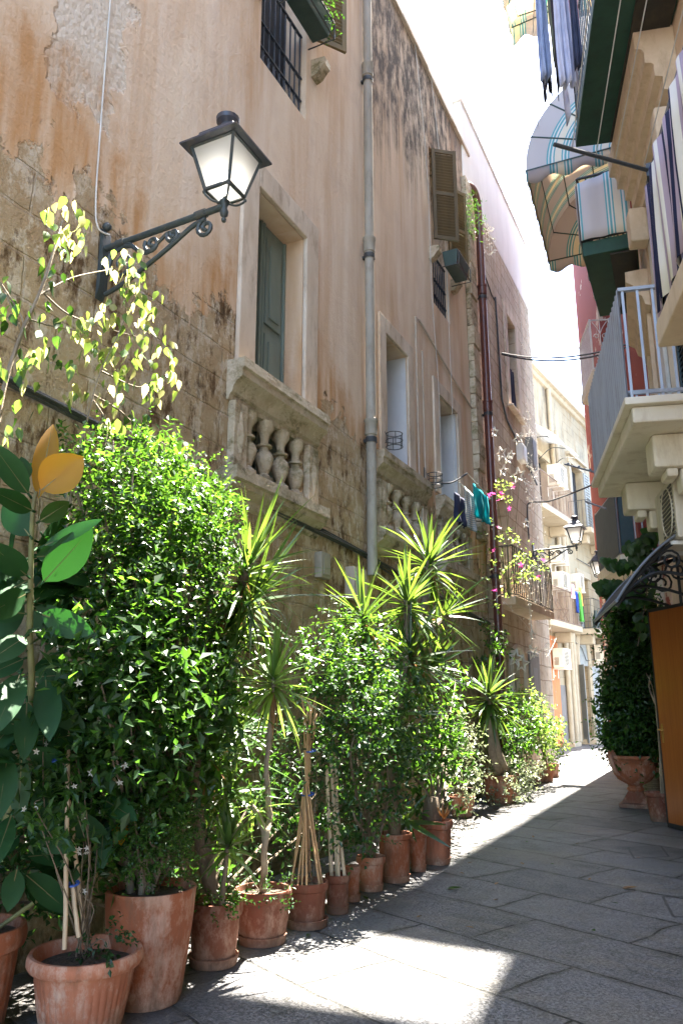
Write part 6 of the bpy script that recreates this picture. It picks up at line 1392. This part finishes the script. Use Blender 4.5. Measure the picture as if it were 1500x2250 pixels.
# ------------------------------------------------------------------ farther plants on the left
random.seed(101); b13 = top(P13)
shrub('flowering_shrub', 'wispy greyish shrub in the plain flared pot', 'shrub', b13, [cl(1015,1620,.45,.22,36), cl(1020,1680,.5,.25,46), cl(1005,1730,.5,.22,40), cl(1040,1730,.5,.18,26), cl(990,1600,.4,.15,14)], .05, .024, 'leaf_grey', sr=.008, per=6)
yh = at_x(1074,1520,.45); yucca('solitary yucca with a dark mop head on a bare trunk in the oblong trough', TR_C, [[TR_C, at_x(1078,1640,.45), yh], [TR_C+V((.06,.1,0)), at_x(1090,1640,.5), at_x(1080,1560,.45)]], [(yh, (0,0,1), 76, .56, .06, dict(lo=-70)), (yh+V((0,0,-.15)), (0,0,1), 40, .5, .055, dict(lo=-75, hi=20))], bark='bark_pale', tr=.06)
shrub('white_leaved_plant', 'bushy plant with whitish glinting leaves beside the oblong trough', 'shrub', V((.5,11.3,.05)), [cl(1125,1700,0.50,.22,60), cl(1150,1690,0.55,.2,50), cl(1110,1740,0.53,.18,44), cl(1140,1730,0.60,.2,50), cl(1165,1680,0.55,.16,30), cl(1100,1690,0.45,.15,24)], .05, .034, 'leaf_grey', sr=.008, per=6)
shrub('hedge_bush', 'bright bushy shrub of the far pot group standing in full sun', 'shrub', top(P16), [cl(1180,1595,.5,.28,80), cl(1200,1630,.55,.26,80), cl(1185,1625,.5,.22,40), cl(1160,1560,.4,.3,60), cl(1190,1575,.4,.16,24)], .075, .042, 'leaf_light', sr=.014, per=6)
shrub('climber', 'dark climber and tall weeds between the far yucca and the bright bushy shrub', 'climbing plant', V((.4,12.4,0)), [cl(1120,1580,.4,.3,60), cl(1125,1640,.45,.3,50), cl(1105,1620,.4,.25,30), cl(1150,1600,.45,.28,40), cl(1070,1450,.15,.2,30), cl(1068,1400,.12,.15,20), cl(1090,1420,.12,.14,14)], .075, .045, 'leaf_mid', sr=.008)
shrub('bougainvillea', 'bougainvillea with magenta bracts and sunlit leaves climbing over the iron balcony', 'bougainvillea', V((.25,12.5,3.0)), [cl(1090,1085,.25,.2,6), cl(1120,1080,.3,.16,4), cl(1110,1110,.3,.14,3), cl(1080,1100,.25,.12,3), cl(1085,1175,.3,.15,4), cl(1110,1180,.32,.1,3), cl(1100,1230,.38,.26,12), cl(1130,1225,.42,.28,12), cl(1160,1230,.5,.26,12), cl(1180,1245,.6,.16,5), cl(1090,1270,.35,.2,6), cl(1150,1260,.5,.2,7), cl(1085,1320,.3,.15,3), cl(1140,1055,.3,.1,3)], .07, .045, 'leaf_light', 'stem_green', .006, flowers=('petal_magenta', 16, .06), per=4)
shrub('wall_plant', 'grassy tuft growing from the wall at the top of the brown downpipe', 'tuft', at_x(1030,470,.02), [(at_x(1022,470,.12), (.12,.25,.22), 70), (at_x(1018,490,.12), (.1,.2,.2), 40)], .09, .014, 'leaf_dark', sr=.004, per=5)
shrub('planter_herb', 'green herbs filling the dark planter box at the top of the picture', 'herb', (.22,5.7,8.3), [((.24,5.75,8.3), (.12,.3,.1), 50)], .05, .022, 'leaf_dark', sr=.004)
# ------------------------------------------------------------------ plants on the right
random.seed(111)
def cy(px, py, y, r, n): return (at_y(px, py, y), (r, r*.9, r), n)
UT = V((UC.x, UC.y, .6)); yy = UC.y
shrub('ficus', 'dense dark bush growing from the terracotta urn by the orange door', 'shrub', UT, [cy(1387,1630,yy,.19,204), cy(1412,1600,yy,.3,229), cy(1388,1570,yy,.26,178), cy(1397,1520,yy,.32,255), cy(1378,1500,yy,.2,102), cy(1412,1460,yy,.3,229), cy(1393,1440,yy,.28,204), cy(1407,1390,yy,.28,204), cy(1388,1380,yy,.22,127), cy(1373,1620,yy,.16,76), cy(1373,1645,yy,.10,76), cy(1420,1640,yy,.15,153), cy(1437,1540,yy,.2,127), cy(1397,1340,yy,.2,102), cy(1363,1560,yy,.14,51)], .08, .05, 'leaf_dark', sr=.016, per=6, stray='leaf_mid')
T = thing('bamboo_plant', 'plant with thin drooping blades above the dark bush under the door canopy', 'dracaena', UT+V((-.1,.3,0))); mb = MB(); dk_h = [(at_y(1378,1330,yy+.2), (-.2,-.1,1), 50, .55, .04, dict(lo=-40)), (at_y(1350,1385,yy+.2), (-.4,-.1,.8), 30, .42, .034, dict(lo=-50)), (at_y(1395,1300,yy+.2), (-.1,-.1,1), 30, .42, .034, dict(lo=-30))]
for h in dk_h: head(mb, *h[:5], **h[5])
mb.build('foliage', M['leaf_dark'], T, smooth=0); mb = MB(); [mb.tube(spline([UT+V((-.1,.3,-.6)), UT+V((-.1,.25,.5)), h[0]], 4), .02, 6) for h in dk_h]; mb.build('trunk', M['bark'], T, smooth=60)
VT = thing('grape_vine', 'vine with round dark leaves hanging between grey balcony and door canopy', 'vine', P(.5,.1,1.0)); mb = MB(); ms = MB()
for pts in ([(1400,1420), (1420,1300), (1428,1210), (1425,1170)], [(1425,1250), (1395,1230), (1365,1240), (1335,1235)], [(1425,1200), (1400,1195), (1385,1200)], [(1420,1300), (1380,1290), (1340,1285), (1318,1285)], [(1410,1330), (1370,1310), (1335,1305)], [(1428,1220), (1410,1205), (1395,1215)]):
    w3 = spline([at_y(px, py, 10.1+.15*math.sin(px)) for px, py in pts], 5); ms.tube(w3, .006, 5)
    for q in w3[2:]:
        for _ in range(5):
            broad(mb, q+jit(.07), (V((U(-.7,.7), U(-.6,.2), -1))).normalized(), V((U(-.6,.2), -1, U(-.2,.6))).normalized(), U(.07,.12), U(.07,.11), 5, .1, .1, wf=lambda t: math.sin(math.pi*min(1,(t*.94+.04)**.6))**.55)
mb.build('foliage', M['leaf_dark'], VT, smooth=0); ms.build('stems', M['bark'], VT, smooth=60)
bR = top(PR); T = thing('bare_sapling', 'bare twiggy sapling in the pot beside the orange door', 'sapling', bR); mb = MB()
yr = bR.y
for pts in ([(1452,1745), (1448,1650), (1440,1560), (1432,1510), (1418,1478)], [(1445,1600), (1452,1540), (1440,1500)], [(1438,1545), (1425,1510), (1428,1480)], [(1456,1745), (1455,1640), (1450,1590)]):
    sp = spline([at_y(px, py, yr) for px, py in pts], 5); mb.tube(sp, [.014*(1-.8*i/len(sp)) for i in range(len(sp))], 6)
mb.build('trunk', M['bark_pale'], T, smooth=60)
mb = MB(); [leaf(mb, at_y(1440+U(-15,10), 1530+U(-40,30), yr), rdir(), rdir(), .04, .02) for _ in range(14)]; mb.build('foliage', M['leaf_dry'], T)
# small things far away
fp = Q(dm+.55, .45, .16); T = thing('potted_plant', 'small potted plant on the step of the far arched door', 'potted plant', fp); mb = MB(); mb.lathe([(0,0), (.09,0), (.12,.2), (.1,.2), (0,.18)], 14, fp); mb.build('pot', M['terracotta'], T, smooth=40); mb = MB(); sprigs(mb, [(fp+V((0,0,.45)), (.2,.2,.28), 26)], .12, .06); mb.build('foliage', M['leaf_mid'], T)
fp = Q(3.6, .55, 3.76); T = thing('potted_plant', 'flowering terracotta pot standing on the lower right far balcony', 'potted plant', fp); mb = MB(); mb.lathe([(0,0), (.12,0), (.17,.3), (.14,.3), (0,.27)], 14, fp); mb.build('pot', M['terracotta'], T, smooth=40); mb = MB(); sprigs(mb, [(fp+V((0,0,.42)), (.24,.24,.16), 22)], .1, .06); mb.build('foliage', M['leaf_dark'], T); mb = MB(); sprigs(mb, [(fp+V((0,0,.46)), (.22,.22,.14), 6)], .06, .05); mb.build('flowers', M['petal_magenta'], T)
fp = Q(2.6, .55, 3.76); mb = MB(); mb.lathe([(0,0), (.11,0), (.11,.42), (.05,.55), (.05,.66), (0,.66)], 12, fp); tag(mb.build('bottle', M['plastic_green'], None, smooth=40), 'tall green bottle standing on the lower right far balcony', 'bottle')
fp = Q(-1.2, .3, 3.66); T = thing('folding_chair', 'dark folding chair on the lower left far balcony', 'chair', fp); mb = MB(); W = CDv; N_ = CN; Z = V((0,0,1))
for k in (0, .42): mb.bar(fp+W*k, fp+W*k+N_*.35+Z*.46, .03); mb.bar(fp+W*k+N_*.35, fp+W*k-N_*.05+Z*.9, .03)
mb.build('frame', M['bark'], T); mb = MB(); mb.fbox(fp+Z*.44, W*.44, N_*.36, Z*.03); mb.build('seat', M['bark'], T); mb = MB(); mb.fbox(fp+Z*.72-N_*.02, W*.44, N_*.02, Z*.16); mb.build('backrest', M['bark'], T)
for lab, px in (('curled green leaf lying on the sunlit paving before the pots', (981,1953)), ('brown dry leaf lying on the shaded paving to the right', (1365,1952))):
    p = at_z(*px, .004); mb = MB(); broad(mb, p, V((1,.2,.05)), V((0,0,1)), .11, .055, 5, -.1, .2); tag(mb.build('fallen_leaf', M['leaf_mid' if 'green' in lab else 'leaf_dry'], None, smooth=0), lab, 'leaf')

random.seed(121)
for k in range(26):
    x, y = U(.75, 1.9), U(3.2, 9.5)
    if k > 17: x, y = U(1.5, 2.6), U(4.5, 9)
    mb = MB(); a = U(0, 6.28); broad(mb, V((x, y, .006)), V((math.cos(a), math.sin(a), U(0,.15))), V((U(-.2,.2), U(-.2,.2), 1)), U(.03,.07), U(.015,.032), 4, U(-.2,.15), .2)
    tag(mb.build('fallen_leaf', M['leaf_dry' if k % 3 else 'leaf_mid'], None, smooth=0), 'small withered leaf scattered on the paving beside the pot row', 'leaf', 'small leaves scattered on the paving')
